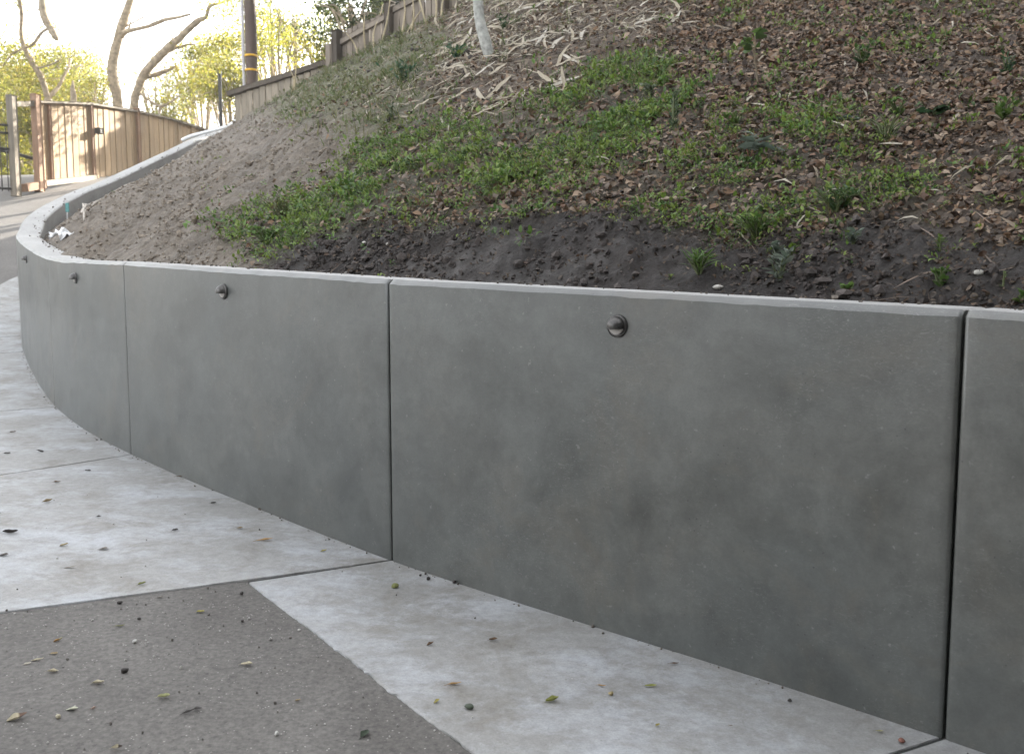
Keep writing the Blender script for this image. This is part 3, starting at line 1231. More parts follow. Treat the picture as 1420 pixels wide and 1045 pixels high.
fr = empty('gate_frame', tuple(gate_pt(40, 264)), 'open timber doorway frame to the left of the board gate', 'gate frame')
gpost(56, 131, 262, .12, M_GPOST, fr, 'post', .12)
gpost(23, 133, 268, .12, M_GRAYW, fr, 'post')
seg('lintel', gate_pt(23, 146), gate_pt(56, 145), .05, .05, M_GRAYW, fr, off=(0, 0, .02))
seg('sill_beam', gate_pt(36, 262), gate_pt(62, 257), .08, .07, M_GPOST, fr, off=(0, 0, .02))

ironf = empty('iron_fence', tuple(gate_pt(20, 268)), 'dark iron picket fence left of the timber doorway frame', 'fence')
io = np.array(ironf.location)
P0 = gate_pt(19, 268)
ivec = norm(np.array([-1.0, -.35, 0]))


def iron_pt(k, v_at, drop=.10):
    q = P0 + ivec * k
    z = ray(19, v_at)[2] * P0[1] + Z0 + drop * k * .5
    return np.array([q[0], q[1], z])


for vv in (174, 185, 207, 262):
    tube('rail', [iron_pt(.02, vv) - io, iron_pt(2.4, vv) - io], .022, M_IRON, ironf)
for i in range(22):
    k = .06 + i * .105
    tube('picket', [iron_pt(k, 266) - io, iron_pt(k, 178) - io], .009, M_IRON, ironf, 6)
hr = [gate_pt(-10, 196) + [-.4, .9, 0], gate_pt(25, 207) + [-.3, .9, 0], gate_pt(52, 218) + [-.2, .9, 0]]
setp(tube('handrail', hr, .035, M_IRON), 'dark sloping handrail seen through the open timber doorway frame', 'handrail')

# white drain pipe by the end of the wall
pp = [un(252, 195, 18.05), un(264, 189.5, 18.1), un(284, 184, 18.15), (un(304, 179, 18.2)), un(318, 174, 18.2), un(330, 166, 18.1)]
setp(tube('drain_pipe', pp, .036, M_WHITE, n=30, wob=.06), 'white bent pipe lying along the far end of the wall', 'pipe')


# ------------------------------------------------------------------ low fence at the top of the bank and the old fence above it
def picture_fence(name, label, pts_top, d0, d1, u0, u1, wid, m, buried, parent_loc):
    root = empty(name, parent_loc, label, 'fence')
    o0 = np.array(root.location)
    a, b = un(u0, 0, d0), un(u1, 0, d1)
    A2, B2 = a[:2], b[:2]
    L = np.linalg.norm(B2 - A2)
    n = int(L / wid)
    dr = (B2 - A2) / L
    nn = np.array([dr[1], -dr[0], 0])
    for i in range(n):
        q = A2 + dr * (i + .5) * wid
        pr = proj(np.array([[q[0], q[1], 4.5]]))[0]
        zt = ray(pr[0], lerp(pr[0], pts_top))[2] * q[1] + Z0 + random.uniform(-.025, .02)
        zb = float(HILL(q[:1], q[1:])[0]) - buried
        if zt - zb < .1:
            continue
        tilt = random.gauss(0, .018)
        dx = np.array([dr[0], dr[1], 0])
        box('board', np.array([q[0], q[1], (zt + zb) / 2]) + nn * random.uniform(-.006, .006) - o0,
            dx * (wid / 2 - random.uniform(.004, .012)), nn * .011, np.array([0, 0, (zt - zb) / 2]) + dx * tilt * (zt - zb) / 2, m, root, .004)
    return root, A2, B2, dr, nn


LT = [(318, 134), (345, 125), (396, 110), (440, 95), (455, 90)]
lf, A2, B2, dr, nn = picture_fence('low_board_fence', 'short pale board fence under a dark beam beside the utility pole', LT, 17.0, 15.9, 322, 452, .15, M_FENCE, .35, tuple(un(385, 138, 16.5)))
lo = np.array(lf.location)
prev = None
for u in (318, 352, 386, 420, 452):
    t = (u - 322) / (452 - 322)
    d = 17.0 + (15.9 - 17.0) * t
    p = un(u, lerp(u, LT) - 1, d)
    if prev is not None:
        seg('top_beam', prev, p, .055, .042, M_BEAM, lf, off=-nn * 0 + np.array([0, 0, .03]))
    prev = p

UT = [(446, 66), (468, 52), (493, 37), (510, 30), (527, 20), (547, 12), (564, 1), (600, -18), (660, -50)]
uf, A2, B2, dr, nn = picture_fence('old_board_fence', 'weathered brown board fence with dark posts along the top of the bank', UT, 15.7, 13.9, 450, 665, .125, M_FENCE2, .4, tuple(un(545, 56, 14.8)))
uo = np.array(uf.location)
for u, vt in ((467, 43), (540, 4), (616, -34)):
    t = (u - 450) / 215
    d = 15.7 + (13.9 - 15.7) * t - .12
    p = un(u, vt, d)
    zb = float(HILL(p[:1], p[1:2])[0]) - .3
    box('post', np.array([p[0], p[1], (p[2] + zb) / 2]) - uo, np.array([dr[0], dr[1], 0]) * .055, nn * .055, (0, 0, (p[2] - zb) / 2), M_BEAM, uf, .015)
for (ua, va, ub, vb) in ((470, 60, 538, 22), (542, 16, 600, -14)):
    ta, tb = (ua - 450) / 215, (ub - 450) / 215
    seg('rail', un(ua, va, 15.62 - 1.8 * ta), un(ub, vb, 15.62 - 1.8 * tb), .02, .04, M_FENCE2, uf)
# dry stalks leaning on the old fence
random.seed(21)
STK = ['straight dry stalk standing just left of a gap in the old fence boards', 'long dry stalk leaning right, left of the tall dark post', 'short dry stalk between two leaning ones left of the tall dark post',
       'dry stalk leaning against the tall dark post', 'upright dry stalk right of the tall dark post', 'dry stalk leaning right over the upper fence boards', 'dry stalk leaning left under the upper fence rail',
       'upright dry stalk before the highest boards in view', 'dry stalk leaning right beside the lowest dark post', 'dry stalk leaning left on the lower old fence boards', 'thin dry stalk mid way between the tall post and the highest boards',
       'rightmost dry stalk by the last dark fence post', 'short dry stalk crossing the dark beam on the left', 'short dry stalk crossing the dark beam on the right']
for i, (u, v, u2, v2) in enumerate(((507, 70, 506, 18), (512, 66, 531, 6), (519, 66, 523, 30), (527, 62, 541, -2), (556, 50, 557, -20), (562, 47, 584, 14), (592, 32, 578, -12), (604, 27, 601, -15), (484, 80, 497, 38), (497, 76, 480, 46), (570, 44, 572, -4), (612, 24, 618, -14), (403, 118, 402, 96), (408, 116, 411, 92))):
    d = 14.2 - .006 * (u - 500)
    a = hill_hit(u, v)
    b = un(u2, v2, a[1] + random.uniform(-.1, .25))
    mid = (a + b) / 2 + np.array([random.gauss(0, .03), random.gauss(0, .03), 0])
    setp(tube('dry_stalk', [a - [0, 0, .05], mid, b], [.017, .014, .006], M_STRAW, n=7, sides=6), STK[i], 'stalk', 'dry stalks leaning on the fences')

# ------------------------------------------------------------------ utility pole and thin post
pb = un(349, 119, 19.0)
pole = empty('utility_pole', (pb[0], pb[1], 2.0), 'dark brown utility pole with two yellow bands behind the short fence', 'utility pole')
po = np.array(pole.location)
tube('pole', [(0, 0, 0), (0.01, 0, 4), (0, 0, 10.5)], [.118, .115, .10], M_POLE, pole, 20, n=12)
for vv in (78, 98):
    z = un(350, vv, 19.0)[2] - po[2]
    tube('marker_band', [(.006, -.004, z - .018), (.006, -.004, z + .018)], [.126, .126], M_YELLOW, pole, 20)
tube('conduit', [(-.142, -.02, 0), (-.142, -.02, 5), (-.135, -.02, 9)], .030, M_CONDUIT, pole, 10)
box('crossarm', (0, -.15, 9.8), (1.1, 0, 0), (0, .05, 0), (0, 0, .06), M_POLE, pole, .01)
p = un(306, 150, 23)
thin = tube('thin_post', [(p[0], p[1], 1.8), (p[0], p[1], un(306, 98, 23)[2])], .045, M_IRON, None, 8, n=6, wob=.05)
setp(thin, 'thin dark post standing alone left of the utility pole', 'post')


# ------------------------------------------------------------------ trees
def leaf_cloud(centres, radii, n, size, cols, seed=0, squash=.8, clump=.35, droop=-.2):
    r = np.random.default_rng(seed)
    C_, Rr = np.array(centres, float), np.array(radii, float)
    wgt = Rr ** 2 / (Rr ** 2).sum()
    k = r.choice(len(C_), n, p=wgt)
    nc = max(6, n // 45)
    kc = r.choice(len(C_), nc, p=wgt)
    dc = norm(r.normal(size=(nc, 3)))
    cc = C_[kc] + dc * (Rr[kc] * r.uniform(.35, 1.05, nc))[:, None] * np.array([1, 1, squash])
    ci = r.integers(0, nc, n)
    cl = cc[ci]
    P = cl + r.normal(size=(n, 3)) * (clump * Rr[kc][ci][:, None]) * np.array([1, 1, .6])
    T = norm(r.normal(size=(n, 3)) + np.array([0, 0, droop]))
    N = norm(r.normal(size=(n, 3)) + np.array([0, 0, .7]))
    c = np.array(cols)
    base_ = c[r.integers(0, len(c), nc)][ci]
    colr = base_ * r.uniform(.7, 1.35, (n, 1))
    L = size * r.uniform(.6, 1.3, n)
    return P, T, N, L, L * .55, np.clip(colr, .004, .3)


YEL = [(.25, .225, .035), (.21, .21, .03), (.26, .215, .04), (.17, .185, .03)]
GRN = [(.11, .135, .03), (.08, .115, .028), (.14, .15, .035), (.10, .10, .03)]
DRK = [(.04, .055, .02), (.05, .065, .022), (.03, .045, .016)]


def limb(pix, d, parent, m=M_BARK, name='branch', dd=0.0, wob=.06, n=None):
    o0 = np.array(parent.location)
    pts, rad = [], []
    for i, (u, v, wpx) in enumerate(pix):
        de = d + dd * i / max(1, len(pix) - 1)
        pts.append(un(u, v, de) - o0)
        rad.append(wpx * de / F / 2)
    return tube(name, pts, rad, m, parent, 9, wob, n=n or len(pix) * 5, seed=len(pts) + abs(int(pix[0][0])))


def crown(parent, cl, n, size, cols, seed, name='crown', **kw):
    o0 = np.array(parent.location)
    P, T, N, L, W_, c = leaf_cloud([np.array(a) - o0 for a, b in cl], [b for a, b in cl], n, size, cols, seed, **kw)
    return cards(name, P, T, N, L, W_, c, M_CROWN, parent)


def px(u, v, d):
    return un(u, v, d)


def twigs(parent, region, d, n, seed):
    q = np.random.default_rng(seed)
    o0 = np.array(parent.location)
    ps = []
    for _ in range(n):
        u, v = q.uniform(region[0], region[2]), q.uniform(region[1], region[3])
        a = un(u, v, d + q.normal(0, .3)) - o0
        L = q.uniform(.25, .7)
        dr_ = norm(q.normal(size=3) + [0, 0, .5])
        ps.append(tube_data([a, a + dr_ * L * .5 + q.normal(0, .04, 3), a + dr_ * L + q.normal(0, .08, 3)], [.010, .007, .003], 4))
    V, Fs = merge(ps)
    mesh_obj('twigs', V, Fs, M_BARK, parent, kind='stuff')


# forked bare tree just behind the gate
t = empty('tree', tuple(un(66, 200, 23)), 'slim forked tree rising behind the left part of the gate', 'tree')
limb([(66, 215, 11), (67, 150, 11), (67, 137, 10)], 23, t, name='trunk')
limb([(67, 138, 8), (58, 110, 8), (48, 92, 8), (34, 66, 7), (29, 45, 5), (30, 20, 5), (26, -5, 5)], 23, t, dd=-.6)
limb([(67, 136, 7), (80, 122, 5), (90, 103, 4), (96, 92, 4), (98, 80, 3)], 23, t, dd=.8)
limb([(34, 66, 4), (45, 62, 4), (58, 46, 3), (66, 40, 2)], 22.6, t)
limb([(30, 68, 3), (16, 76, 3), (4, 92, 2)], 22.6, t)
limb([(50, 95, 3), (70, 90, 2), (82, 84, 2)], 22.8, t)
twigs(t, (0, 40, 120, 140), 23, 34, 43)
crown(t, [(px(20, 95, 23), .55), (px(45, 115, 23.5), .5), (px(70, 92, 23), .35), (px(98, 120, 24), .45), (px(5, 75, 23), .5), (px(60, 118, 23.5), .5), (px(15, 130, 23.5), .7), (px(28, 4, 22.6), .22)], 4200, .075, YEL, 3, clump=.6)
t = empty('tree', tuple(un(-70, 210, 21.5)), 'leaning tree outside the left edge with a thick limb drooping into view', 'tree')
limb([(-70, 250, 30), (-66, 100, 26), (-50, -20, 22), (-10, -90, 18), (40, -70, 15), (57, -10, 10), (60, 16, 11), (66, 32, 11), (72, 42, 10), (78, 53, 8), (80, 56, 3)], 21.5, t, name='trunk')
limb([(66, 40, 4), (57, 46, 3), (49, 55, 2)], 21.5, t)
limb([(57, 14, 4), (52, 14, 2)], 21.5, t)
crown(t, [(px(-60, -100, 21.5), 1.6), (px(10, -120, 21.5), 1.4), (px(70, 40, 21.5), .25), (px(100, -60, 21.5), .9)], 1500, .09, YEL, 4)
t = empty('tree', tuple(un(162, 200, 24)), 'pale curved trunk standing upright behind the middle of the gate', 'tree')
limb([(166, 215, 15), (163, 140, 13), (157, 112, 14), (156, 90, 13), (161, 65, 12), (166, 45, 12), (173, 25, 11), (182, -5, 9), (196, -60, 7)], 24, t, name='trunk')
limb([(165, 52, 8), (176, 44, 6), (192, 40, 5), (208, 36, 5), (228, 28, 5), (248, 24, 4), (264, 20, 3)], 24, t, dd=-.8)
limb([(172, 38, 3), (184, 32, 2), (199, 24, 2)], 24, t)
limb([(166, 46, 3), (178, 40, 3), (181, 30, 2)], 23.9, t)
twigs(t, (120, 0, 250, 120), 24, 26, 41)
crown(t, [(px(180, -50, 24), .9), (px(250, 15, 23.5), .12), (px(130, 118, 24), .35), (px(205, -40, 24), .8)], 1800, .075, YEL, 5)
t = empty('tree', tuple(un(186, 200, 23.4)), 'mossy trunk leaning right and forking behind the gate post', 'tree')
limb([(184, 215, 12), (186, 146, 11), (191, 125, 11), (199, 104, 11), (214, 86, 11), (234, 66, 11), (250, 52, 9), (272, 31, 8), (285, 24, 5), (290, 10, 5), (299, 6, 3), (309, 4, 2)], 23.4, t, name='trunk')
limb([(199, 108, 6), (215, 104, 6), (232, 98, 5), (245, 92, 3)], 23.4, t, dd=.5)
limb([(232, 72, 5), (246, 66, 4), (262, 62, 3), (272, 62, 2)], 23.4, t, dd=.4)
limb([(192, 128, 3), (208, 140, 3), (222, 147, 4), (236, 142, 3), (250, 132, 2)], 23.4, t)
limb([(222, 147, 4), (221, 158, 4)], 23.4, t)
limb([(240, 62, 3), (238, 50, 2), (234, 44, 1)], 23.4, t)
twigs(t, (195, 40, 310, 150), 23.4, 34, 42)
crown(t, [(px(262, 70, 23.5), .35), (px(225, 140, 23.6), .3), (px(295, 62, 23.8), .5), (px(320, 62, 24), .45), (px(275, 105, 24), .5), (px(250, 95, 23.6), .15)], 2000, .075, YEL, 6)
st = empty('tree_stump', tuple(un(101, 170, 22.6)), 'broken bare snag poking up above the gate boards', 'snag')
limb([(102, 190, 8), (102, 140, 8), (101, 124, 6), (101, 112, 2)], 22.6, st, name='trunk')

# sunlit thicket further off: each crown on its own stem
random.seed(5)
TH = [(15, 150, 27, 1.3, 'yellow leafed tree filling the gap left of the timber doorway', 2300), (38, 205, 25.5, .95, 'low bright shrub seen through the timber doorway', 1500),
      (60, 92, 31, .9, 'yellow tree crown behind the slim forked tree', 900), (128, 132, 29, .8, 'small yellow tree above the middle of the gate', 700),
      (240, 150, 30, .9, 'sunlit bush above the sloping fence', 600), (278, 128, 31, 1.0, 'pale yellow tree left of the thin dark post', 650),
      (318, 138, 26, .75, 'yellow bush between the thin dark post and the utility pole', 1000), (315, 72, 33, .8, 'distant yellow crown left of the utility pole', 500),
      (-40, 120, 26, 1.6, 'broad yellow tree at the left edge of the view', 1600),
      (20, 110, 34, 1.6, 'wide pale yellow crown far behind the slim forked tree', 1700), (95, 160, 28, 1.0, 'yellow bush directly behind the gate boards', 900),
      (120, 105, 36, 1.3, 'distant pale crown left of the pale curved trunk', 800), (215, 120, 34, 1.2, 'distant pale crown between the two big trunks', 350),
      (265, 100, 35, 1.3, 'distant pale crown right of the mossy leaning trunk', 500), (10, 240, 24, .9, 'low yellow bush behind the iron fence', 1200), (45, 170, 24.5, .6, 'bright leafy bush behind the doorway lintel', 900),
      (30, 250, 23, .5, 'lowest bush glimpsed through the foot of the doorway', 600)]
for i, (u, v, d, r, lab, n) in enumerate(TH):
    c = un(u, v, d)
    zb = 2.1
    t = empty('tree', (c[0], c[1], zb), lab, 'tree')
    tube('trunk', [(0, 0, -.2), (.06, .02, (c[2] - zb) * .5), (0, 0, max(.4, c[2] - zb))], [.10, .08, .03], M_BARK, t, 8, .05, n=8, seed=i)
    for k in range(5):
        a = random.uniform(0, 6.28)
        tube('branch', [(0.02, 0, (c[2] - zb) * random.uniform(.4, .8)), (math.cos(a) * r * .5, math.sin(a) * r * .5, c[2] - zb + random.uniform(-.2, .3) * r), (math.cos(a) * r * .95, math.sin(a) * r * .9, c[2] - zb + random.uniform(-.3, .7) * r)], [.04, .025, .008], M_BARK, t, 6, .05, n=8, seed=k)
    cl = [(c + np.array([random.gauss(0, .55), random.gauss(0, .4), random.gauss(0, .35)]) * r, r * random.uniform(.4, .75)) for _ in range(5)]
    twigs(t, (u - r * 1000 / d, v - r * 900 / d, u + r * 1000 / d, v + r * 700 / d), d, 26, i)
    crown(t, cl, int(n * 4.4), .085, YEL, 30 + i, clump=.5)

# greener trees behind the fences
TG = [((385, 70), 22, 1.1, YEL, 1700, 'yellow green tree right beside the utility pole'), ((408, 22), 27, 1.0, GRN, 1500, 'bushy green tree crown above the short fence'),
      ((446, 66), 21.5, .8, YEL, 1500, 'light leafy shrub behind the meeting of the two fences'), ((484, 8), 17.6, .62, DRK, 2600, 'grey green tree hanging over the old board fence'),
      ((420, 112), 17.4, .22, GRN, 420, 'small dark green shrub growing over the dark beam'), ((375, 10), 28, 1.3, YEL, 3200, 'airy yellow tree high behind the utility pole'),
      ((430, 50), 28, 1.5, YEL, 4200, 'wide golden tree far behind the meeting of the two fences'), ((470, 60), 21, .55, GRN, 900, 'olive bush pressing against the lowest old fence boards'),
      ((310, 105), 29, 1.2, YEL, 2200, 'golden bush crown right behind the thin dark post'), ((503, 8), 20, .6, GRN, 1500, 'tree crown peeping over the old fence left of the tall dark post')]
for i, ((u, v), d, r, cols, n, lab) in enumerate(TG):
    c = un(u, v, d)
    zb = float(HILL(c[:1], c[1:2])[0]) - .2
    zb = min(zb, c[2] - .6)
    t = empty('tree', (c[0], c[1], zb), lab, 'tree')
    hz = c[2] - zb
    tube('trunk', [(0, 0, -.1), (.07 * r, .02, hz * .5), (0, 0, hz)], [.07, .055, .02], M_BARK, t, 8, .05, n=8, seed=i)
    for k in range(6):
        a = random.uniform(0, 6.28)
        tube('branch', [(0.02, 0, hz * random.uniform(.25, .7)), (math.cos(a) * r * .45, math.sin(a) * r * .5, hz + random.uniform(-.4, .1) * r), (math.cos(a) * r * .95, math.sin(a) * r * .9, hz + random.uniform(-.3, .8) * r)], [.03, .02, .006], M_BARK, t, 6, .05, n=8, seed=k)
    cl = [(c + np.array([random.gauss(0, .6), random.gauss(0, .4), random.gauss(0, .5)]) * r, r * random.uniform(.4, .7)) for _ in range(6)]
    crown(t, cl, n, .075 if cols is not DRK else .06, cols, 60 + i, clump=.38)

# tall trees standing up the slope, beyond the top and right of the picture; the first, hidden, is added to shade the sloping fence
random.seed(9)
BIG = [(-3.3, 27.4, 6.4, .6), (0.8, 19.5, 9, 3.0), (4.5, 17, 10, 3.6), (8.5, 14, 10, 3.8), (12.5, 17, 11, 4.2), (7, 22, 11, 4.2), (13, 10, 10, 4.0), (17, 14, 12, 4.5), (2.5, 26, 12, 4.0), (19, 22, 13, 5), (18, 5, 11, 4.2), (11, 27, 13, 4.6), (24, 12, 12, 5)]
for i, (x, y, hh, r) in enumerate(BIG):
    zb = float(HILL(np.array([x]), np.array([y]))[0]) - .2
    t = empty('unseen_evergreen', (x, y, zb), 'tall dark evergreen tree standing unseen up the slope, shading bank and fence', 'tree', 'unseen evergreens shading bank and fence')
    tube('trunk', [(0, 0, 0), (.15, .1, hh * .4), (0, 0, hh * .9)], [.28, .22, .05], M_BARK, t, 9, .05, n=9, seed=i)
    cl = [(np.array([x, y, zb + hh * f]) + np.array([random.gauss(0, .4), random.gauss(0, .4), 0]) * r, r * q) for f, q in ((.28, .8), (.42, .85), (.55, .8), (.7, .65), (.85, .45), (.45, .6), (.6, .6))]
    crown(t, cl, 5200, .42, DRK, 90 + i, clump=.3)

BACK = [(-2.6, -5.6, 9, 2.9), (0.6, -5.0, 9, 3.0), (3.8, -4.6, 9, 3.0), (7.0, -4.6, 10, 3.2), (10.5, -4, 10, 3.4), (13.5, -1, 9, 3.2), (2.5, -10.5, 13, 4.2), (5.5, -7, 11, 3.4), (8, -11, 13, 4.4)]  # unseen trees added as light blockers, to darken the right of the wall
for i, (x, y, hh, r) in enumerate(BACK):
    zb = float(GROUND(np.array([x]), np.array([y]))[0]) - .2
    t = empty('unseen_evergreen', (x, y, zb), 'unseen dense evergreen tree added behind the viewpoint to dim the wall', 'tree', 'evergreens added behind the viewpoint to dim the wall')
    tube('trunk', [(0, 0, 0), (.15, .1, hh * .4), (0, 0, hh * .9)], [.25, .2, .05], M_BARK, t, 9, .05, n=9, seed=i)
    cl = [(np.array([x, y, zb + hh * f]) + np.array([random.gauss(0, .3), random.gauss(0, .3), 0]) * r, r * q) for f, q in ((.14, .7), (.26, .85), (.42, .85), (.6, .7), (.8, .5), (.3, .7), (.5, .65))]
    crown(t, cl, 6000, .42, DRK, 130 + i, clump=.3)

# sapling with pale bark on the bank
sb_ = hill_hit(679, 80)
sap = empty('sapling', tuple(sb_), 'young tree with pale smooth bark leaning on the upper bank', 'tree')
d = sb_[1]
so_ = sb_
sap_pts = [(679, 84, 13), (677, 73, 15), (672, 55, 16), (666, 32, 14.5), (663.5, 12, 14), (663, -10, 13), (668, -60, 12), (665, -130, 10), (672, -220, 6)]
limb(sap_pts, d, sap, M_PALEBARK, 'trunk', wob=.02, n=40)
limb([(664, -60, 7), (690, -110, 5), (715, -150, 3)], d, sap, M_PALEBARK)
limb([(666, -100, 6), (640, -150, 4), (622, -190, 3)], d, sap, M_PALEBARK)
crown(sap, [(px(700, -190, d), .5), (px(640, -200, d), .5), (px(670, -250, d), .6)], 700, .06, GRN, 200)
#SPLIT
# ------------------------------------------------------------------ what covers the bank
def sample_bank(n, seed):
    r = np.random.default_rng(seed)
    x = r.uniform(-6.4, 9.5, n)
    y = r.uniform(1.4, 15.5, n)
    z = HILL(x, y)
    pr = proj(np.stack([x, y, z], 1))
    k = (pr[:, 0] > -120) & (pr[:, 0] < 1560) & (pr[:, 1] > -110) & (pr[:, 1] < 470)
    x, y = x[k], y[k]
    sd_ = signed(x, y)
    k = sd_ > THICK + .015
    x, y, sd_ = x[k], y[k], sd_[k]
    z = hill_z(x, y)
    return r, x, y, z, sd_, zones(x, y, z)


AREA = (9.5 + 6.4) * (15.5 - 1.4)
NS = 1700000
r, x, y, z, sd_, zz = sample_bank(NS, 3)
CD = NS / AREA
P = np.stack([x, y, z], 1)
NRM = hill_n(x, y)
dist = np.hypot(x, y)


def pick(dens, pw_=1.2, lo=.2, patch=None):
    d = sum(zz[k] * v for k, v in dens.items())
    f = np.clip((4.0 / dist) ** pw_, lo, 1)
    d = d * f
    if patch is not None:
        d = d * np.clip(.5 + patch[0] * fbm(x * patch[1], y * patch[1], patch[2], 3), 0, 2)
    k = r.random(len(x)) < d / CD
    return k, (1 / np.sqrt(f))[k]


def tangent(n, N, down=0.0):
    T = r.normal(size=(n, 3)) + np.array([-.5, -.8, 0]) * down
    return norm(T - (T * N).sum(1, keepdims=True) * N)


# dead leaf litter
LIT = np.array([(.160, .106, .070), (.225, .168, .116), (.100, .075, .058), (.270, .215, .165), (.165, .140, .120), (.160, .098, .066), (.125, .105, .090), (.300, .250, .200), (.085, .062, .050), (.20, .135, .085)])
k, sc = pick({'L': 9000, 'X': 6500, 'K': 7000, 'W': 2600, 'P': 1900, 'D': 2200, 'M': 500, 'G': 12}, patch=(.45, 2.2, 91))
n = k.sum()
Nn = norm(NRM[k] + r.normal(0, .5, (n, 3)))
T = tangent(n, Nn)
L = np.clip(r.lognormal(math.log(.025), .40, n), .009, .05) * np.minimum(sc, 1.3)
cl = LIT[r.integers(0, len(LIT), n)] * r.uniform(.6, 1.45, (n, 1))
dk = (zz['K'] + zz['D'])[k][:, None]
cl = cl * (1 - .62 * dk)
L = L * (1 - .42 * dk[:, 0])
leaf_field('leaf_litter', P[k] + NRM[k] * r.uniform(.0, .018, (n, 1)) - T * L[:, None] * .5, T, Nn, L, L * r.uniform(.35, .75, n), cl * np.array([.84, .76, .68]), M_DEAD,
           fold=r.normal(.2, .3, n), curl=r.normal(.35, .6, n), kind='stuff', label='brown dead leaf litter covering the bank')

# dry strips too small to count
k, sc = pick({'P': 700, 'L': 50, 'M': 220, 'X': 25}, patch=(1.2, 1.6, 55))
n = k.sum()
Nn = norm(NRM[k] + r.normal(0, .3, (n, 3)))
T = tangent(n, Nn, .3)
L = r.uniform(.06, .16, n) * np.minimum(sc, 1.4)
STR = np.array([(.36, .31, .23), (.28, .23, .165), (.42, .38, .30), (.22, .17, .12)])
leaf_field('dry_leaf_strips', P[k] + NRM[k] * .012 - T * L[:, None] * .5, T, Nn, L, r.uniform(.008, .02, n), STR[r.integers(0, 4, n)] * r.uniform(.7, 1.1, (n, 1)), M_DEAD,
           fold=.3, curl=r.normal(.2, .4, n), kind='stuff', label='small pale dry leaf strips scattered on the upper bank')

# low green weeds: little rosettes of leaflets
k, sc = pick({'W': 2700, 'X': 1500, 'L': 190, 'K': 70, 'D': 14, 'M': 240, 'P': 35, 'G': 1.5}, patch=(1.15, 3.6, 71), lo=.3)
n = k.sum()
m_ = 9
Pc, Nc = np.repeat(P[k], m_, 0), np.repeat(NRM[k], m_, 0)
Nc = norm(Nc + np.array([0, 0, .9]))
scl = np.repeat(np.clip(r.lognormal(0, .35, n), .5, 2.0) * np.minimum(sc, 1.6), m_)
q = len(Pc)
T = norm(r.normal(size=(q, 3)) * .95 + Nc * .75)
hgt = r.uniform(0, .024, q) * scl
L = r.uniform(.008, .020, q) * scl
GW = np.array([(.135, .215, .036), (.105, .190, .036), (.175, .240, .048), (.065, .120, .030), (.150, .205, .036)])
cg = np.repeat(GW[r.integers(0, 5, n)] * r.uniform(.75, 1.25, (n, 1)), m_, 0)
mx_ = np.repeat(zz['M'][k], m_)[:, None]
cg = cg * (1 - mx_) + mx_ * np.array((.125, .130, .055)) * r.uniform(.7, 1.2, (q, 1))
leaf_field('low_weeds', Pc + Nc * hgt[:, None] + r.normal(0, .013, (q, 3)) * scl[:, None] * [1, 1, .2] + [0, 0, .003], T, Nc, L, L * r.uniform(.35, .6, q), cg, M_GREEN,
           fold=.25, curl=r.normal(.5, .4, q), kind='stuff', label='low bright green weeds spreading over the bank')

# fine grass blades between them
k, sc = pick({'W': 200, 'M': 420, 'X': 60, 'L': 20, 'P': 60}, patch=(1.6, 2.6, 35), lo=.3)
n = k.sum()
Pc, Nc = np.repeat(P[k], 3, 0), np.repeat(NRM[k], 3, 0)
q = len(Pc)
T = norm(r.normal(size=(q, 3)) * .6 + np.array([0, 0, 1.0]))
L = r.uniform(.03, .09, q) * np.repeat(np.minimum(sc, 1.5), 3)
Nb = norm(r.normal(size=(q, 3)))
gcol = np.array([(.11, .14, .04), (.17, .17, .07), (.08, .12, .03)])[r.integers(0, 3, q)] * r.uniform(.7, 1.2, (q, 1))
leaf_field('fine_grass', Pc + r.normal(0, .012, (q, 3)) * [1, 1, 0], T, Nb, L, r.uniform(.003, .006, q) * np.repeat(np.minimum(sc, 1.6), 3), gcol, M_GREEN, fold=.1, curl=.6, kind='stuff', label='fine short grass on the bank')

# soil clods
ph = (1 + 5 ** .5) / 2
ICO = norm(np.array([(-1, ph, 0), (1, ph, 0), (-1, -ph, 0), (1, -ph, 0), (0, -1, ph), (0, 1, ph), (0, -1, -ph), (0, 1, -ph), (ph, 0, -1), (ph, 0, 1), (-ph, 0, -1), (-ph, 0, 1)], float))
ICF = np.array([(0, 11, 5), (0, 5, 1), (0, 1, 7), (0, 7, 10), (0, 10, 11), (1, 5, 9), (5, 11, 4), (11, 10, 2), (10, 7, 6), (7, 1, 8), (3, 9, 4), (3, 4, 2), (3, 2, 6), (3, 6, 8), (3, 8, 9), (4, 9, 5), (2, 4, 11), (6, 2, 10), (8, 6, 7), (9, 8, 1)])
k, sc = pick({'G': 1900, 'D': 2600, 'K': 1800, 'L': 60, 'X': 120, 'M': 150, 'W': 120, 'P': 60}, patch=(1.4, 3.0, 15), lo=.25)
n = k.sum()
rad = np.clip(np.where(zz['G'][k] > .5, .6, 1) * r.lognormal(math.log(.0075), .5, n), .003, .026) * np.minimum(sc, 1.6)
ax = r.uniform(.55, 1.3, (n, 1, 3))
V = ICO[None] * (1 + r.normal(0, .2, (n, 12, 1))) * ax * rad[:, None, None] + (P[k] + NRM[k] * (rad * .25)[:, None])[:, None, :]
Fq = (ICF[None] + (np.arange(n) * 12)[:, None, None]).reshape(-1, 3)
ccl = zz['G'][k][:, None] * cG * 1.15 + (1 - zz['G'][k][:, None]) * cD * 1.6
ccl = ccl * r.uniform(.75, 1.4, (n, 1))
fast_mesh('soil_clods', V.reshape(-1, 3), Fq, M_CLOD, smooth=False, col=np.repeat(ccl, 12, 0), kind='stuff', label='crumbly soil clods on the bare parts of the bank')

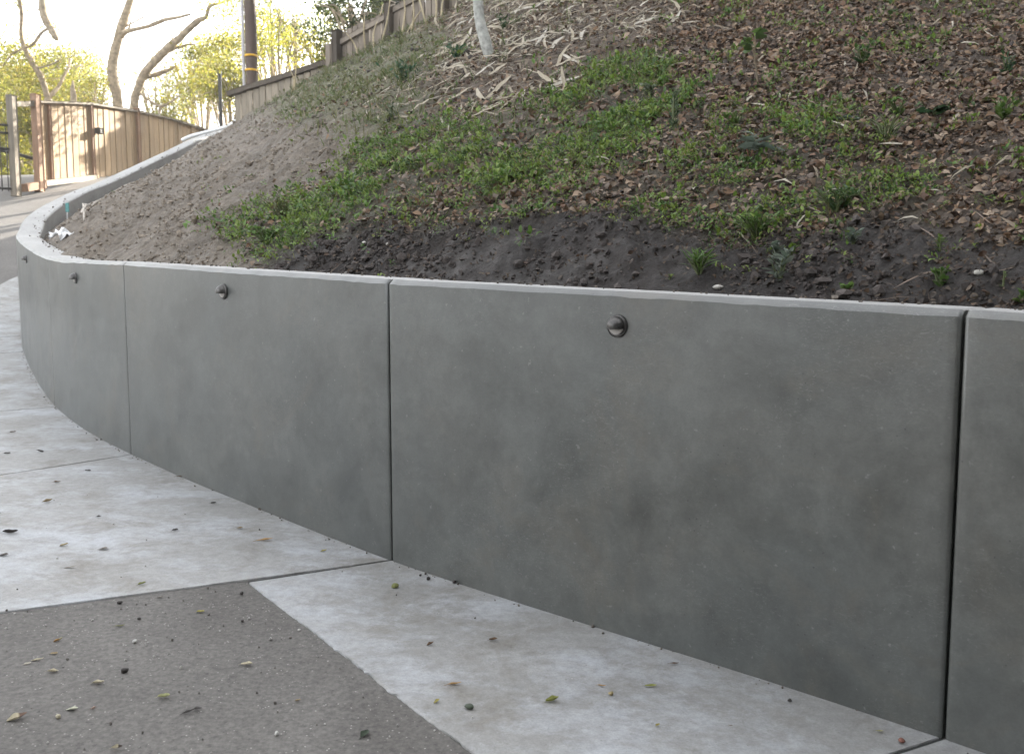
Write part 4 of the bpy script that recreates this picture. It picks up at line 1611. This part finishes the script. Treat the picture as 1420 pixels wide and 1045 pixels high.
# twigs
k, sc = pick({'P': 45, 'L': 40, 'X': 18, 'K': 22, 'M': 18, 'D': 6, 'G': 2})
n = k.sum()
T = tangent(n, NRM[k])
L = r.uniform(.05, .22, n)
leaf_field('fallen_twigs', P[k] + NRM[k] * .012 - T * L[:, None] * .5, T, NRM[k], L, r.uniform(.004, .008, n), np.array((.12, .09, .07)) * r.uniform(.5, 1.9, (n, 1)), M_DEAD, fold=.9, curl=r.normal(0, .25, n), kind='stuff', label='thin twigs lying in the litter')

# long pale leaves one can pick out, on the upper bank: individuals from a few shared shapes
BL = []
for i in range(8):
    L0, w0 = random.uniform(.16, .36), random.uniform(.020, .034)
    cv, tw_ = random.uniform(-.35, .5), random.uniform(-.9, .9)
    ns_ = 7
    V, Fs = [], []
    for a in range(ns_ + 1):
        t = a / ns_
        w_ = w0 * (math.sin(math.pi * min(1, .08 + t * .9)) ** .8) * .5
        bx = cv * L0 * (t - .5) ** 2
        up_ = .05 * L0 * math.sin(math.pi * t) * random.uniform(.2, 1)
        an = tw_ * (t - .5)
        for sgn in (-1, 0, 1):
            V.append(((t - .5) * L0, bx + sgn * w_ * math.cos(an), up_ + sgn * w_ * math.sin(an) + (abs(sgn) * .25 * w_)))
        if a:
            o = (a - 1) * 3
            Fs += [(o, o + 1, o + 4, o + 3), (o + 1, o + 2, o + 5, o + 4)]
    c0 = random.choice([(.42, .37, .29), (.36, .31, .23), (.47, .43, .36), (.31, .25, .18)])
    ob = mesh_obj('long_dry_leaf', V, Fs, M_DEAD, col=np.tile(np.array(c0), (len(V), 1)))
    BL.append(ob)
dens = (zz['P'] ** 1.3) * 42 * np.clip(.6 + 1.4 * fbm(x * 1.3, y * 1.3, 55, 3), 0, 2)
ks = np.nonzero(r.random(len(x)) < dens / CD)[0]
pr = proj(P[ks])
ks = ks[(pr[:, 0] > 560) & (pr[:, 0] < 1020) & (pr[:, 1] > -10) & (pr[:, 1] < 190)]
r.shuffle(ks)
for j, i in enumerate(ks[:290]):
    if j < len(BL):
        o = BL[j]
    else:
        o = BL[j % len(BL)].copy()
        COL.objects.link(o)
    nrm = Vector(norm(NRM[i] + r.normal(0, .25, 3)))
    o.matrix_world = Matrix.Translation(Vector(P[i] + NRM[i] * .022)) @ nrm.to_track_quat('Z', 'Y').to_matrix().to_4x4() @ Matrix.Rotation(r.uniform(0, 6.28), 4, 'Z')
    setp(o, 'long pale dry leaf lying on the upper bank near the sapling', 'dry leaf', 'long dry leaves on the upper bank')


# ------------------------------------------------------------------ plants one can tell apart
def plant(name, u, v, label, cat, stems, leaf_n, leaf_l, leaf_w, height, spread, cols, stem_m=None, upright=.8, seed=0, group=None, fold=.2, curl=.4, base_up=.1):
    """stems rising from one point with leaves set along them"""
    q = np.random.default_rng(seed + 100)
    p = hill_hit(u, v)
    p[2] = float(hill_z(p[:1], p[1:2])[0])
    root = empty(name, tuple(p), label, cat, group)
    Pl, Tl, Nl, Ll = [], [], [], []
    vs = []
    for s_ in range(stems):
        a = q.uniform(0, 6.28)
        lean = spread * q.uniform(.2, 1)
        hh = height * q.uniform(.65, 1.05)
        tip = np.array([math.cos(a) * lean, math.sin(a) * lean, hh])
        mid = tip * .5 + np.array([0, 0, hh * .12]) + q.normal(0, .06 * height, 3)
        line = smooth_line([(0, 0, -.02), mid, tip], 8)
        vs.append(tube_data(line, np.linspace(.0035, .0015, 8) * (1 + height), 5))
        for l in range(leaf_n):
            t = base_up + (1 - base_up) * (l + q.uniform(.2, .8)) / leaf_n
            b = line[min(7, int(t * 7))]
            aa = q.uniform(0, 6.28)
            Pl.append(b)
            Tl.append(norm(np.array([math.cos(aa), math.sin(aa), upright * q.uniform(.4, 1.6)])))
            Nl.append(np.array([0, 0, 1.0]) + q.normal(0, .35, 3))
            Ll.append(leaf_l * q.uniform(.65, 1.15) * (1.15 - .5 * t))
    V, Fs = merge(vs)
    mesh_obj('stem', V, Fs, stem_m or M_STEM, root)
    n_ = len(Pl)
    cc = np.array(cols)[q.integers(0, len(cols), n_)] * q.uniform(.8, 1.2, (n_, 1))
    Ll = np.array(Ll)
    leaf_field('leaves', np.array(Pl), np.array(Tl), np.array(Nl), Ll, Ll * leaf_w, cc, M_GREEN, fold=fold, curl=curl, parent=root, rs=q)
    return root


M_STEM = mat_plain('green_stem', (.09, .11, .04), .6)
M_REDSTEM = mat_plain('reddish_stem', (.20, .085, .045), .6)
BRI = [(.09, .165, .035), (.07, .135, .03), (.12, .19, .045)]
SIL = [(.16, .19, .15), (.12, .155, .115), (.19, .215, .175)]
DKG = [(.05, .095, .04), (.04, .08, .035)]
BLU = [(.05, .12, .06), (.06, .135, .075), (.045, .10, .05)]

plant('grass_tussock', 970, 385, 'round bright grass tussock on dark soil just above the wall', 'grass tussock', 34, 2, .085, .09, .055, .045, BRI, upright=1.0, seed=1)
plant('tall_weed', 934, 185, 'tall grey green weed standing upright mid bank', 'weed', 7, 11, .042, .3, .24, .05, [(.085, .125, .065), (.07, .11, .055), (.11, .15, .09)], seed=2)
plant('broadleaf_weed', 1040, 218, 'pale broad leaved weed on a short reddish stem', 'weed', 4, 3, .12, .6, .10, .06, SIL, M_REDSTEM, .35, seed=3, base_up=.7)
plant('broadleaf_weed', 1068, 222, 'dusty broad leaved weed spreading beside the red stemmed one', 'weed', 3, 3, .12, .6, .06, .08, [(.10, .135, .105), (.13, .16, .13)], None, .3, seed=4, base_up=.7)
plant('seedling_tree', 1052, 118, 'thin bent seedling tree with a few rounded leaves near the top of the bank', 'seedling', 2, 6, .10, .75, .34, .14, [(.085, .145, .035), (.07, .12, .035)], M_BARK, .1, seed=5, base_up=.6)
plant('leafy_weed', 1050, 325, 'largest bright weed clump, spilling onto the dark soil right of centre', 'weed', 26, 5, .036, .55, .085, .12, BRI, seed=6)
plant('leafy_weed', 1160, 290, 'dense spiky weed clump at the upper edge of the dark soil', 'weed', 24, 5, .045, .3, .085, .10, [(.075, .13, .04), (.06, .11, .04)], seed=7)
plant('leafy_weed', 372, 335, 'rich green weed clump at the boundary of the bare grey soil', 'weed', 40, 5, .042, .55, .10, .19, BRI, seed=8)
plant('leafy_weed', 392, 300, 'olive weed clump just uphill of the rich green clump', 'weed', 22, 5, .040, .5, .14, .16, [(.11, .125, .035), (.09, .105, .035), (.13, .10, .045)], seed=9)
plant('silver_weed', 1082, 392, 'silvery leaved weed close above the wall top', 'weed', 6, 7, .05, .42, .09, .05, SIL, seed=10)
plant('silver_weed', 1074, 358, 'small dusty grey weed uphill of the silvery one', 'weed', 5, 6, .04, .5, .05, .035, SIL, seed=11)
plant('small_weed', 1100, 352, 'small vivid yellow green weed on dark soil', 'weed', 6, 4, .03, .55, .03, .03, [(.13, .21, .03)], seed=12)
plant('small_weed', 1306, 394, 'bushy green seedling on bare soil near the right wall joint', 'weed', 8, 6, .034, .4, .055, .03, BRI, seed=13)
plant('small_weed', 1303, 358, 'upright sprig above the bushy green seedling', 'weed', 3, 5, .032, .4, .05, .015, [(.10, .16, .03)], seed=14)
plant('small_weed', 1390, 400, 'single thin shoot of weed right of the last joint', 'weed', 1, 7, .02, .4, .05, .01, [(.10, .15, .03)], seed=15)
plant('small_weed', 1416, 414, 'little weed cut by the right edge of the view', 'weed', 5, 4, .028, .5, .03, .02, BRI, seed=16)
plant('small_weed', 928, 383, 'tiny yellowish seedling left of the grass tussock', 'weed', 3, 3, .024, .6, .02, .015, [(.14, .19, .04)], seed=17)
plant('small_weed', 1172, 406, 'low light green rosette right above the wall top', 'weed', 5, 4, .03, .6, .022, .02, BRI, seed=18)
plant('small_weed', 1183, 333, 'dusty dark leaved weed in the middle of the bare soil', 'weed', 4, 5, .04, .55, .03, .03, SIL, seed=19)
plant('grass_tuft', 1228, 196, 'arching pale grass tuft in the leaf litter', 'grass tuft', 16, 1, .14, .05, .11, .12, [(.11, .16, .06), (.16, .19, .10)], upright=.8, seed=20)
plant('leafy_weed', 1245, 165, 'fresh green weed beside the arching grass tuft', 'weed', 12, 5, .042, .5, .07, .11, BRI, seed=21)
plant('leafy_weed', 1195, 88, 'weed clump near the top of the leaf litter', 'weed', 9, 5, .05, .5, .12, .08, DKG + BRI, seed=22)
plant('leafy_weed', 1395, 105, 'dark weed by the right edge high on the bank', 'weed', 8, 5, .05, .5, .12, .08, DKG, seed=23)
plant('leafy_weed', 1388, 165, 'mid green weed at the right edge halfway up the bank', 'weed', 9, 5, .045, .5, .10, .09, BRI, seed=24)
plant('broadleaf_weed', 1290, 165, 'flat dark leaved weed right of the arching grass', 'weed', 4, 4, .08, .6, .03, .06, DKG, None, .2, seed=25, base_up=.6)
plant('broadleaf_weed', 1170, 176, 'pale broad leaf weed among brown litter below the weed clump', 'weed', 3, 4, .07, .6, .03, .05, SIL, None, .2, seed=26, base_up=.6)
plant('blue_green_weed', 560, 112, 'blue green ferny weed among dry grass below the old fence', 'weed', 16, 6, .07, .3, .16, .30, BLU, seed=27)
plant('blue_green_weed', 632, 84, 'blue green weed left of the sapling foot', 'weed', 12, 6, .06, .3, .14, .22, BLU, seed=28)
plant('blue_green_weed', 700, 42, 'dull green weed among pale dry leaves right of the sapling', 'weed', 10, 5, .06, .35, .14, .2, DKG, seed=29)
plant('blue_green_weed', 545, 165, 'small grey green weed where the bare soil meets dry grass', 'weed', 8, 5, .05, .4, .12, .14, [(.09, .12, .07)], seed=30)
plant('leafy_weed', 900, 132, 'pale rounded weed above the tall grey green one', 'weed', 9, 5, .04, .6, .06, .09, [(.15, .18, .12)], seed=31)
plant('leafy_weed', 1020, 175, 'yellow green weed left of the red stemmed plant', 'weed', 12, 5, .035, .5, .06, .08, BRI, seed=32)


# ------------------------------------------------------------------ litter and small things on the bank
def on_bank(u, v, up=0.0):
    p = hill_hit(u, v)
    p[2] = float(hill_z(p[:1], p[1:2])[0]) + up
    return p


def lump(name, p, rad, m, label, cat, flat=.6, seed=0, **kw):
    import bmesh
    bm = bmesh.new()
    bmesh.ops.create_icosphere(bm, subdivisions=2, radius=1)
    q = np.random.default_rng(seed)
    off = q.normal(size=3) * 5
    for v_ in bm.verts:
        f_ = 1 + .22 * math.sin(3 * v_.co.x + off[0]) * math.cos(2.6 * v_.co.y + off[1]) + .1 * math.sin(5 * v_.co.z + off[2]) + q.normal(0, .03)
        v_.co = Vector((v_.co.x * f_ * rad, v_.co.y * f_ * rad * .8, v_.co.z * f_ * rad * flat))
    for f_ in bm.faces:
        f_.smooth = True
    me = bpy.data.meshes.new(name)
    bm.to_mesh(me)
    bm.free()
    me.materials.append(m)
    o = bpy.data.objects.new(name, me)
    COL.objects.link(o)
    o.location = Vector(p) + Vector((0, 0, rad * flat * .6))
    o.rotation_euler = (0, 0, q.uniform(0, 6))
    return setp(o, label, cat, **kw)


lump('pale_stone', on_bank(996, 398), .016, M_STONE, 'small white stone on soil beside the grass tussock', 'stone', seed=1)
lump('pale_stone', on_bank(1356, 394), .014, M_STONE, 'small cream stone on dark soil by the right joint', 'stone', seed=2)
lump('pale_stone', on_bank(1164, 412), .012, M_STONE, 'small grey white stone touching the wall top', 'stone', seed=3)
lump('pale_stone', on_bank(505, 338), .014, M_STONE, 'pale pebble on dark soil below the weeds, left of centre', 'stone', seed=4)
lump('pale_stone', on_bank(538, 348), .013, M_STONE, 'pale pebble on streaky dark soil near the second joint', 'stone', seed=5)
lump('pale_stone', on_bank(480, 377), .012, M_STONE, 'yellowish pebble at the wall top left of the second joint', 'stone', seed=6)
# crumpled wrapper
p = on_bank(86, 330, .01)
q = np.random.default_rng(4)
n1 = 9
gxx, gyy = np.meshgrid(np.linspace(-.11, .11, n1), np.linspace(-.08, .08, n1))
V = np.stack([gxx + q.normal(0, .008, gxx.shape), gyy + q.normal(0, .008, gxx.shape), .05 + q.normal(0, .022, gxx.shape) - .25 * np.abs(gxx) * 1.2], -1).reshape(-1, 3)
Fs = [(i * n1 + j, i * n1 + j + 1, (i + 1) * n1 + j + 1, (i + 1) * n1 + j) for i in range(n1 - 1) for j in range(n1 - 1)]
wr = mesh_obj('plastic_wrapper', V, Fs, M_WHITE, smooth=False, label='crumpled white plastic wrapper on the soil inside the bend of the wall', cat='wrapper')
wr.location = p
wr.rotation_euler = (.35, 0, .4)
p = on_bank(93, 303, 0)
stk = empty('marker_stake', tuple(p), 'thin stake with teal tape stuck in soil inside the wall bend', 'stake')
tube('stake', [(0, 0, -.05), (.01, 0, .20)], .007, M_WHITE, stk, 6)
box('tape', (.012, -.006, .15), (.022, 0, 0), (0, .006, 0), (0, 0, .055), M_TEAL, stk, .003)
def inside_wall(ss, offs, up=.03):
    ss = np.array(ss)
    q_ = path_at(ss) + inward(ss) * (THICK + np.array(offs))[:, None]
    q_[:, 2] = hill_z(q_[:, 0], q_[:, 1]) + up
    return q_


ln = inside_wall([16.2, 16.9, 17.7, 18.5, 19.1, 19.7], [.55, .40, .42, .30, .32, .22])
setp(tube('bleached_stick', ln, [.012, .014, .014, .012, .009, .006], M_CORD, n=26, wob=.12), 'long bleached stick lying along the soil by the teal taped stake', 'stick')
ln = inside_wall([19.7, 20.3, 20.9, 21.5, 22.0, 22.6, 23.1, 23.6], [.22, .16, .24, .20, .30, .36, .34, .42], .035)
setp(tube('bleached_stick', ln, [.009, .012, .013, .016, .012, .012, .01, .006], M_CORD, n=40, wob=.15), 'pale crooked stick lying along the inside of the far wall', 'stick')
ln = [on_bank(117, 312, .02), on_bank(117, 306, .12), on_bank(116, 300, .14)]
setp(tube('bleached_stick', ln, [.01, .011, .008], M_CORD, n=8, wob=.1), 'short pale stub of stick standing right of the wrapper', 'stick')
random.seed(3)


# ------------------------------------------------------------------ fallen leaves and bits on the paving
def on_paving(u, v):
    p = ground_hit(u, v, GROUND, 1.2)
    e = (e2 - e1)[:2]
    jb = JL[0]
    side_edge = e[0] * (p[1] - e1[1]) - e[1] * (p[0] - e1[0])
    dB = jb[2]
    side_joint = dB[0] * (p[1] - jb[1][1]) - dB[1] * (p[0] - jb[1][0])
    asphalt = side_edge < 0 and side_joint > 0
    p[2] = float(GROUND(p[:1], p[1:2])[0]) + (.002 if asphalt else .0095)
    return p


def paving_leaf(u, v, wpx, colr, label, shape='leaf', curl=.5, rot=None, seed=0, dark=None):
    p = on_paving(u, v)
    L0 = wpx * p[1] / F
    q = np.random.default_rng(seed + 300)
    if shape in ('nut', 'crumb', 'pebble'):
        m_ = mat_plain('bit_' + shape, colr, .7, 0, 60, .3, .3)
        nm = {'nut': 'fallen_nut', 'crumb': 'soil_crumb', 'pebble': 'pebble'}[shape]
        return lump(nm, p, L0 * .5, m_, label, {'nut': 'nut', 'crumb': 'crumb', 'pebble': 'pebble'}[shape], .75, seed)
    ns_, wd = 9, L0 * (.62 if shape == 'leaf' else .30)
    V, Fs, cc = [], [], []
    ph1, ph2 = q.uniform(0, 6.28, 2)
    for a in range(ns_ + 1):
        t = a / ns_
        w_ = wd * .5 * max(.04, math.sin(math.pi * (.04 + .92 * t)) ** .75) * (1 + .16 * math.sin(9 * t + ph1))
        zc = L0 * (.03 + abs(curl) * .45 * (t - .5) ** 2 * (1.4 if t > .5 else .7))
        for b in (-1, -.5, 0, .5, 1):
            edge_ = abs(b)
            V.append(((t - .5) * L0, b * w_ * (1 - .25 * abs(curl) * edge_), zc + edge_ ** 1.6 * w_ * (.25 + .55 * abs(curl)) + .05 * w_ * math.sin(5 * t + 3 * b + ph2)))
            f_ = q.uniform(.8, 1.15) * (1.12 if b == 0 else 1)
            c_ = np.array(colr) * f_
            if dark is not None and t > .62:
                c_ = np.array(dark) * f_
            cc.append(c_)
        if a:
            o = (a - 1) * 5
            Fs += [(o + i, o + i + 1, o + i + 6, o + i + 5) for i in range(4)]
    # stalk
    n0 = len(V)
    sv_, sf = tube_data([(-.5 * L0, 0, L0 * .06), (-.62 * L0, .03 * L0, L0 * .03), (-.72 * L0, .05 * L0, L0 * .01)], [L0 * .014] * 3, 5)
    V += [tuple(a) for a in sv_]
    Fs += [tuple(i + n0 for i in f) for f in sf]
    cc += [np.array(colr) * .7] * len(sv_)
    o = mesh_obj('fallen_leaf', V, Fs, M_DEAD, col=np.clip(np.array(cc), 0, 1), label=label, cat='fallen leaf')
    o.location = p
    o.rotation_euler = (q.normal(0, .12), q.normal(0, .12), q.uniform(0, 6.28) if rot is None else rot)
    return o


CRM, TAN, OLV, GRY, BRN, DGR, YLW, ORG = (.46, .41, .29), (.30, .23, .13), (.19, .20, .07), (.20, .18, .155), (.14, .085, .05), (.035, .05, .03), (.32, .28, .08), (.36, .22, .09)
DRKB = (.045, .038, .034)
BITS = [
    (24, 997, 27, CRM, 'largest cream leaf with a brown tip at the bottom left of the asphalt', 'leaf', .6, .5, (.16, .10, .07)),
    (100, 984, 17, (.44, .44, .33), 'pale oval leaf lying flat on asphalt right of the largest leaf', 'leaf', .15, .1, None),
    (81, 995, 8, CRM, 'beige pebble between the two pale leaves at bottom left', 'pebble', 0, 0, None),
    (130, 983, 9, (.42, .30, .25), 'pinkish curled leaf bit right of the pale oval leaf', 'leaf', 1.0, 1, None),
    (162, 1038, 15, CRM, 'cream curled leaf at the bottom edge of the asphalt', 'leaf', 1.1, .3, (.08, .06, .05)),
    (136, 948, 17, CRM, 'cream boat shaped leaf mid asphalt', 'leaf', .8, .1, None),
    (227, 967, 17, (.36, .36, .18), 'cream and olive folded leaf mid asphalt', 'leaf', .8, .4, None),
    (262, 988, 20, DRKB, 'dark shrivelled twiggy leaf on asphalt beside the olive one', 'strip', .7, .5, None),
    (274, 984, 12, (.10, .09, .085), 'grey shrivelled leaf tip touching the dark twiggy leaf', 'leaf', .8, .2, None),
    (342, 922, 16, CRM, 'cream leaf alone on the right side of the asphalt', 'leaf', .6, .15, None),
    (506, 1019, 21, DGR, 'dark green leaf near the bottom of the asphalt edge', 'leaf', .5, 1.2, None),
    (173, 932, 11, DRKB, 'black crumb on the asphalt below the cream row', 'crumb', 0, 0, None),
    (73, 932, 15, CRM, 'cream leaf under the elongated pale one on asphalt', 'leaf', .7, .2, None),
    (52, 916, 18, CRM, 'elongated cream leaf at the left of the asphalt', 'strip', .6, .15, None),
    (38, 921, 10, (.44, .40, .33), 'small cream leaf touching the elongated one', 'leaf', .4, .5, None),
    (81, 889, 13, ORG, 'orange tinted curled leaf on the upper left asphalt', 'leaf', .9, .7, (.42, .38, .25)),
    (75, 907, 10, TAN, 'dull brown leaf just below the orange tinted leaf', 'leaf', .5, .3, None),
    (166, 869, 14, OLV, 'olive folded leaf on asphalt below the joint', 'strip', .8, .6, None),
    (278, 849, 11, YLW, 'yellow leaf on asphalt near the paving corner', 'leaf', .6, .2, None),
    (222, 829, 9, GRY, 'grey leaf bit on the edge of the joint above the asphalt', 'leaf', .6, .2, None),
    (166, 837, 7, DRKB, 'small dark crumb right at the asphalt joint', 'crumb', 0, 0, None),
    (335, 824, 6, DRKB, 'black crumb in the corner of the asphalt', 'crumb', 0, 0, None),
    (336, 862, 5, DRKB, 'second black crumb below the asphalt corner', 'crumb', 0, 0, None),
    (193, 859, 5, DRKB, 'tiny dark crumb between the olive and yellow leaves', 'crumb', 0, 0, None),
    (187, 891, 8, (.5, .49, .46), 'white chip embedded mid asphalt', 'pebble', 0, 0, None),
    (384, 1019, 8, (.5, .49, .46), 'white chip near the bottom of the asphalt', 'pebble', 0, 0, None),
    (413, 972, 9, TAN, 'tan leaf bit on the lower right asphalt', 'leaf', .7, 0, None),
    (66, 698, 13, TAN, 'tan curled leaf on the big slab by the left edge', 'leaf', .9, .4, None),
    (14, 742, 20, DRKB, 'dark curled leaf at the left edge of the big slab', 'leaf', .9, .2, None),
    (5, 773, 14, (.10, .085, .075), 'flat dark leaf cut by the left edge of the big slab', 'leaf', .3, .1, None),
    (89, 759, 12, (.36, .30, .17), 'yellowish tan leaf on the big slab', 'leaf', .6, .2, None),
    (144, 764, 13, GRY, 'grey flat leaf right of the yellowish tan leaf', 'leaf', .2, .2, None),
    (97, 790, 15, GRY, 'long grey leaf print on the lower big slab', 'strip', .2, .1, None),
    (197, 813, 11, OLV, 'yellow green leaf just above the asphalt joint', 'leaf', .8, .4, None),
    (367, 752, 23, ORG, 'long tan leaf with a stalk on the big slab near the wall', 'strip', .4, .2, None),
    (333, 735, 8, TAN, 'small tan bit above the long stalked leaf', 'leaf', .7, .4, None),
    (296, 700, 8, DRKB, 'dark bit below the wall on the big slab', 'leaf', .7, .3, None),
    (243, 738, 9, DRKB, 'dark grey bit mid big slab', 'leaf', .7, .8, None),
    (449, 767, 9, YLW, 'small yellow leaf near the second joint', 'leaf', .7, .2, None),
    (122, 655, 8, DRKB, 'dark bit close to the upper slab joint', 'leaf', .7, .2, None),
    (79, 671, 9, BRN, 'brown bit on the big slab under the joint', 'leaf', .7, .5, None),
    (137, 719, 7, DRKB, 'tiny dark bit left of the grey one on the big slab', 'leaf', .7, .2, None),
    (250, 663, 13, BRN, 'brown leaf lying against the foot of the wall', 'strip', .4, 0, None),
    (548, 817, 10, OLV, 'green husk on the narrow slab under the second joint', 'nut', 0, 0, None),
    (630, 953, 21, ORG, 'rusty long leaf on the narrow slab', 'strip', .6, .25, None),
    (597, 897, 11, BRN, 'dark brown curled leaf on the narrow slab', 'leaf', .9, .3, None),
    (684, 891, 12, BRN, 'red brown curled leaf mid narrow slab', 'leaf', .9, .2, None),
    (606, 977, 11, YLW, 'yellow green leaf bit below the rusty leaf', 'leaf', .8, .9, None),
    (651, 986, 12, (.06, .075, .05), 'dark green round husk on the narrow slab', 'nut', 0, 0, None),
    (766, 976, 20, (.24, .25, .07), 'curled yellow green leaf, largest on the narrow slab', 'leaf', 1.1, .3, None),
    (834, 955, 13, ORG, 'orange brown strip of leaf right of the curled green leaf', 'strip', .7, -.3, None),
    (847, 967, 8, (.30, .24, .12), 'ochre pebble beneath the orange strip', 'pebble', 0, 0, None),
    (902, 955, 18, (.26, .27, .08), 'thin green yellow leaf right of the ochre pebble', 'strip', .5, .2, None),
    (912, 1010, 9, YLW, 'small yellow leaf at the bottom of the narrow slab', 'leaf', .8, .7, None),
    (935, 924, 14, BRN, 'brown strip of leaf close to the foot of the wall', 'strip', .6, .1, None),
    (1013, 1010, 7, BRN, 'thin brown bit toward the bottom right of the narrow slab', 'strip', .3, .1, None),
    (1095, 976, 6, DRKB, 'black crumb close to the wall foot at right', 'crumb', 0, 0, None),
    (1219, 1018, 13, (.36, .34, .18), 'pale yellow leaf next to the last slab joint', 'strip', .4, .2, None),
    (1250, 1033, 10, (.17, .07, .05), 'reddish brown nut in the last slab joint', 'nut', 0, 0, None),
    (630, 811, 6, DRKB, 'dark crumb against the wall foot right of the second joint', 'crumb', 0, 0, None),
    (594, 806, 6, DRKB, 'grey crumb below the wall foot right of the second joint', 'crumb', 0, 0, None),
    (583, 801, 4, DRKB, 'smallest dark crumb nearest the second joint', 'crumb', 0, 0, None),
    (56, 628, 9, DRKB, 'dark leaf bit on the third slab', 'leaf', .5, .2, None),
    (10, 631, 9, DRKB, 'dark leaf bit at the left edge of the third slab', 'leaf', .5, .2, None),
    (18, 601, 8, BRN, 'brown leaf bit on the far third slab', 'leaf', .5, .4, None),
]
for i, (u, v, wpx, c_, lab, shp, cu, ro, dk_) in enumerate(BITS):
    paving_leaf(u, v, wpx, c_, lab, shp, cu, ro, i, dk_)

# grit on the asphalt and paving
r2 = np.random.default_rng(8)
n = 1100
gx_, gy_ = r2.uniform(-3.2, .6, n), r2.uniform(1.9, 4.6, n)
sdv = signed(gx_, gy_)
kk = sdv < -.03
gx_, gy_ = gx_[kk], gy_[kk]
n = len(gx_)
rad = np.clip(r2.lognormal(math.log(.0022), .45, n), .001, .006)
gz = GROUND(gx_, gy_) + .008
e = (e2 - e1)[:2]
asp = ((e[0] * (gy_ - e1[1]) - e[1] * (gx_ - e1[0])) < 0) & ((JL[0][2][0] * (gy_ - JL[0][1][1]) - JL[0][2][1] * (gx_ - JL[0][1][0])) > 0)
gz = np.where(asp, gz - .007, gz)
kk = asp | (r2.random(n) < .10)
gx_, gy_, gz, rad, n = gx_[kk], gy_[kk], gz[kk], rad[kk], kk.sum()
V = ICO[None] * (1 + r2.normal(0, .2, (n, 12, 1))) * rad[:, None, None] + np.stack([gx_, gy_, gz + rad * .4], 1)[:, None, :]
cgr = np.where(r2.random((n, 1)) < .45, np.array([[.48, .46, .43]]), np.array([[.15, .135, .12]])) * r2.uniform(.6, 1.1, (n, 1))
fast_mesh('loose_grit', V.reshape(-1, 3), (ICF[None] + (np.arange(n) * 12)[:, None, None]).reshape(-1, 3), M_CLOD, col=np.repeat(cgr, 12, 0), kind='stuff', label='fine loose grit on the paving')

n = 240
ss = r2.uniform(SN[2], SN[7], n)
off = -np.abs(r2.normal(0, .018, n)) - .004
pp_ = path_at(ss) + inward(ss) * off[:, None]
pp_[:, 2] = GROUND(pp_[:, 0], pp_[:, 1]) + .007
rad = np.clip(r2.lognormal(math.log(.0024), .5, n), .001, .008)
n2 = 420
s2 = r2.uniform(SN[2], S[-1], n2)
p2 = path_at(s2) + inward(s2) * (THICK - np.abs(r2.normal(0, .05, n2)))[:, None]
p2[:, 2] += .001
pp_ = np.vstack([pp_, p2])
rad = np.concatenate([rad, np.clip(r2.lognormal(math.log(.004), .5, n2), .0015, .012)])
n = len(rad)
V = ICO[None] * (1 + r2.normal(0, .2, (n, 12, 1))) * rad[:, None, None] + (pp_ + np.array([0, 0, 1]) * (rad * .4)[:, None])[:, None, :]
fast_mesh('soil_crumbs', V.reshape(-1, 3), (ICF[None] + (np.arange(n) * 12)[:, None, None]).reshape(-1, 3), M_CLOD, col=np.repeat(np.array([[.10, .085, .07]]) * r2.uniform(.5, 1.8, (n, 1)), 12, 0), kind='stuff', label='soil crumbs along the foot and the cap of the wall')

# ------------------------------------------------------------------ thin air volume, added to imitate lens glow
GLOW_HAZE = .0020
hm = bpy.data.materials.new('glow_haze')
hm.use_nodes = True
hm.node_tree.nodes.clear()
ho = hm.node_tree.nodes.new('ShaderNodeOutputMaterial')
hv = hm.node_tree.nodes.new('ShaderNodeVolumePrincipled')
hv.inputs['Color'].default_value = (.95, .95, .92, 1)
hv.inputs['Density'].default_value = GLOW_HAZE
hv.inputs['Anisotropy'].default_value = .45
hm.node_tree.links.new(hv.outputs[0], ho.inputs['Volume'])
lo3, hi3 = np.array([-130., -68., -4.0]), np.array([120., 170., 28.6])
c3, e3 = (lo3 + hi3) / 2, (hi3 - lo3) / 2
box('glow_haze', c3, (e3[0], 0, 0), (0, e3[1], 0), (0, 0, e3[2]), hm, kind='stuff', label='thin air volume added to imitate lens glow')
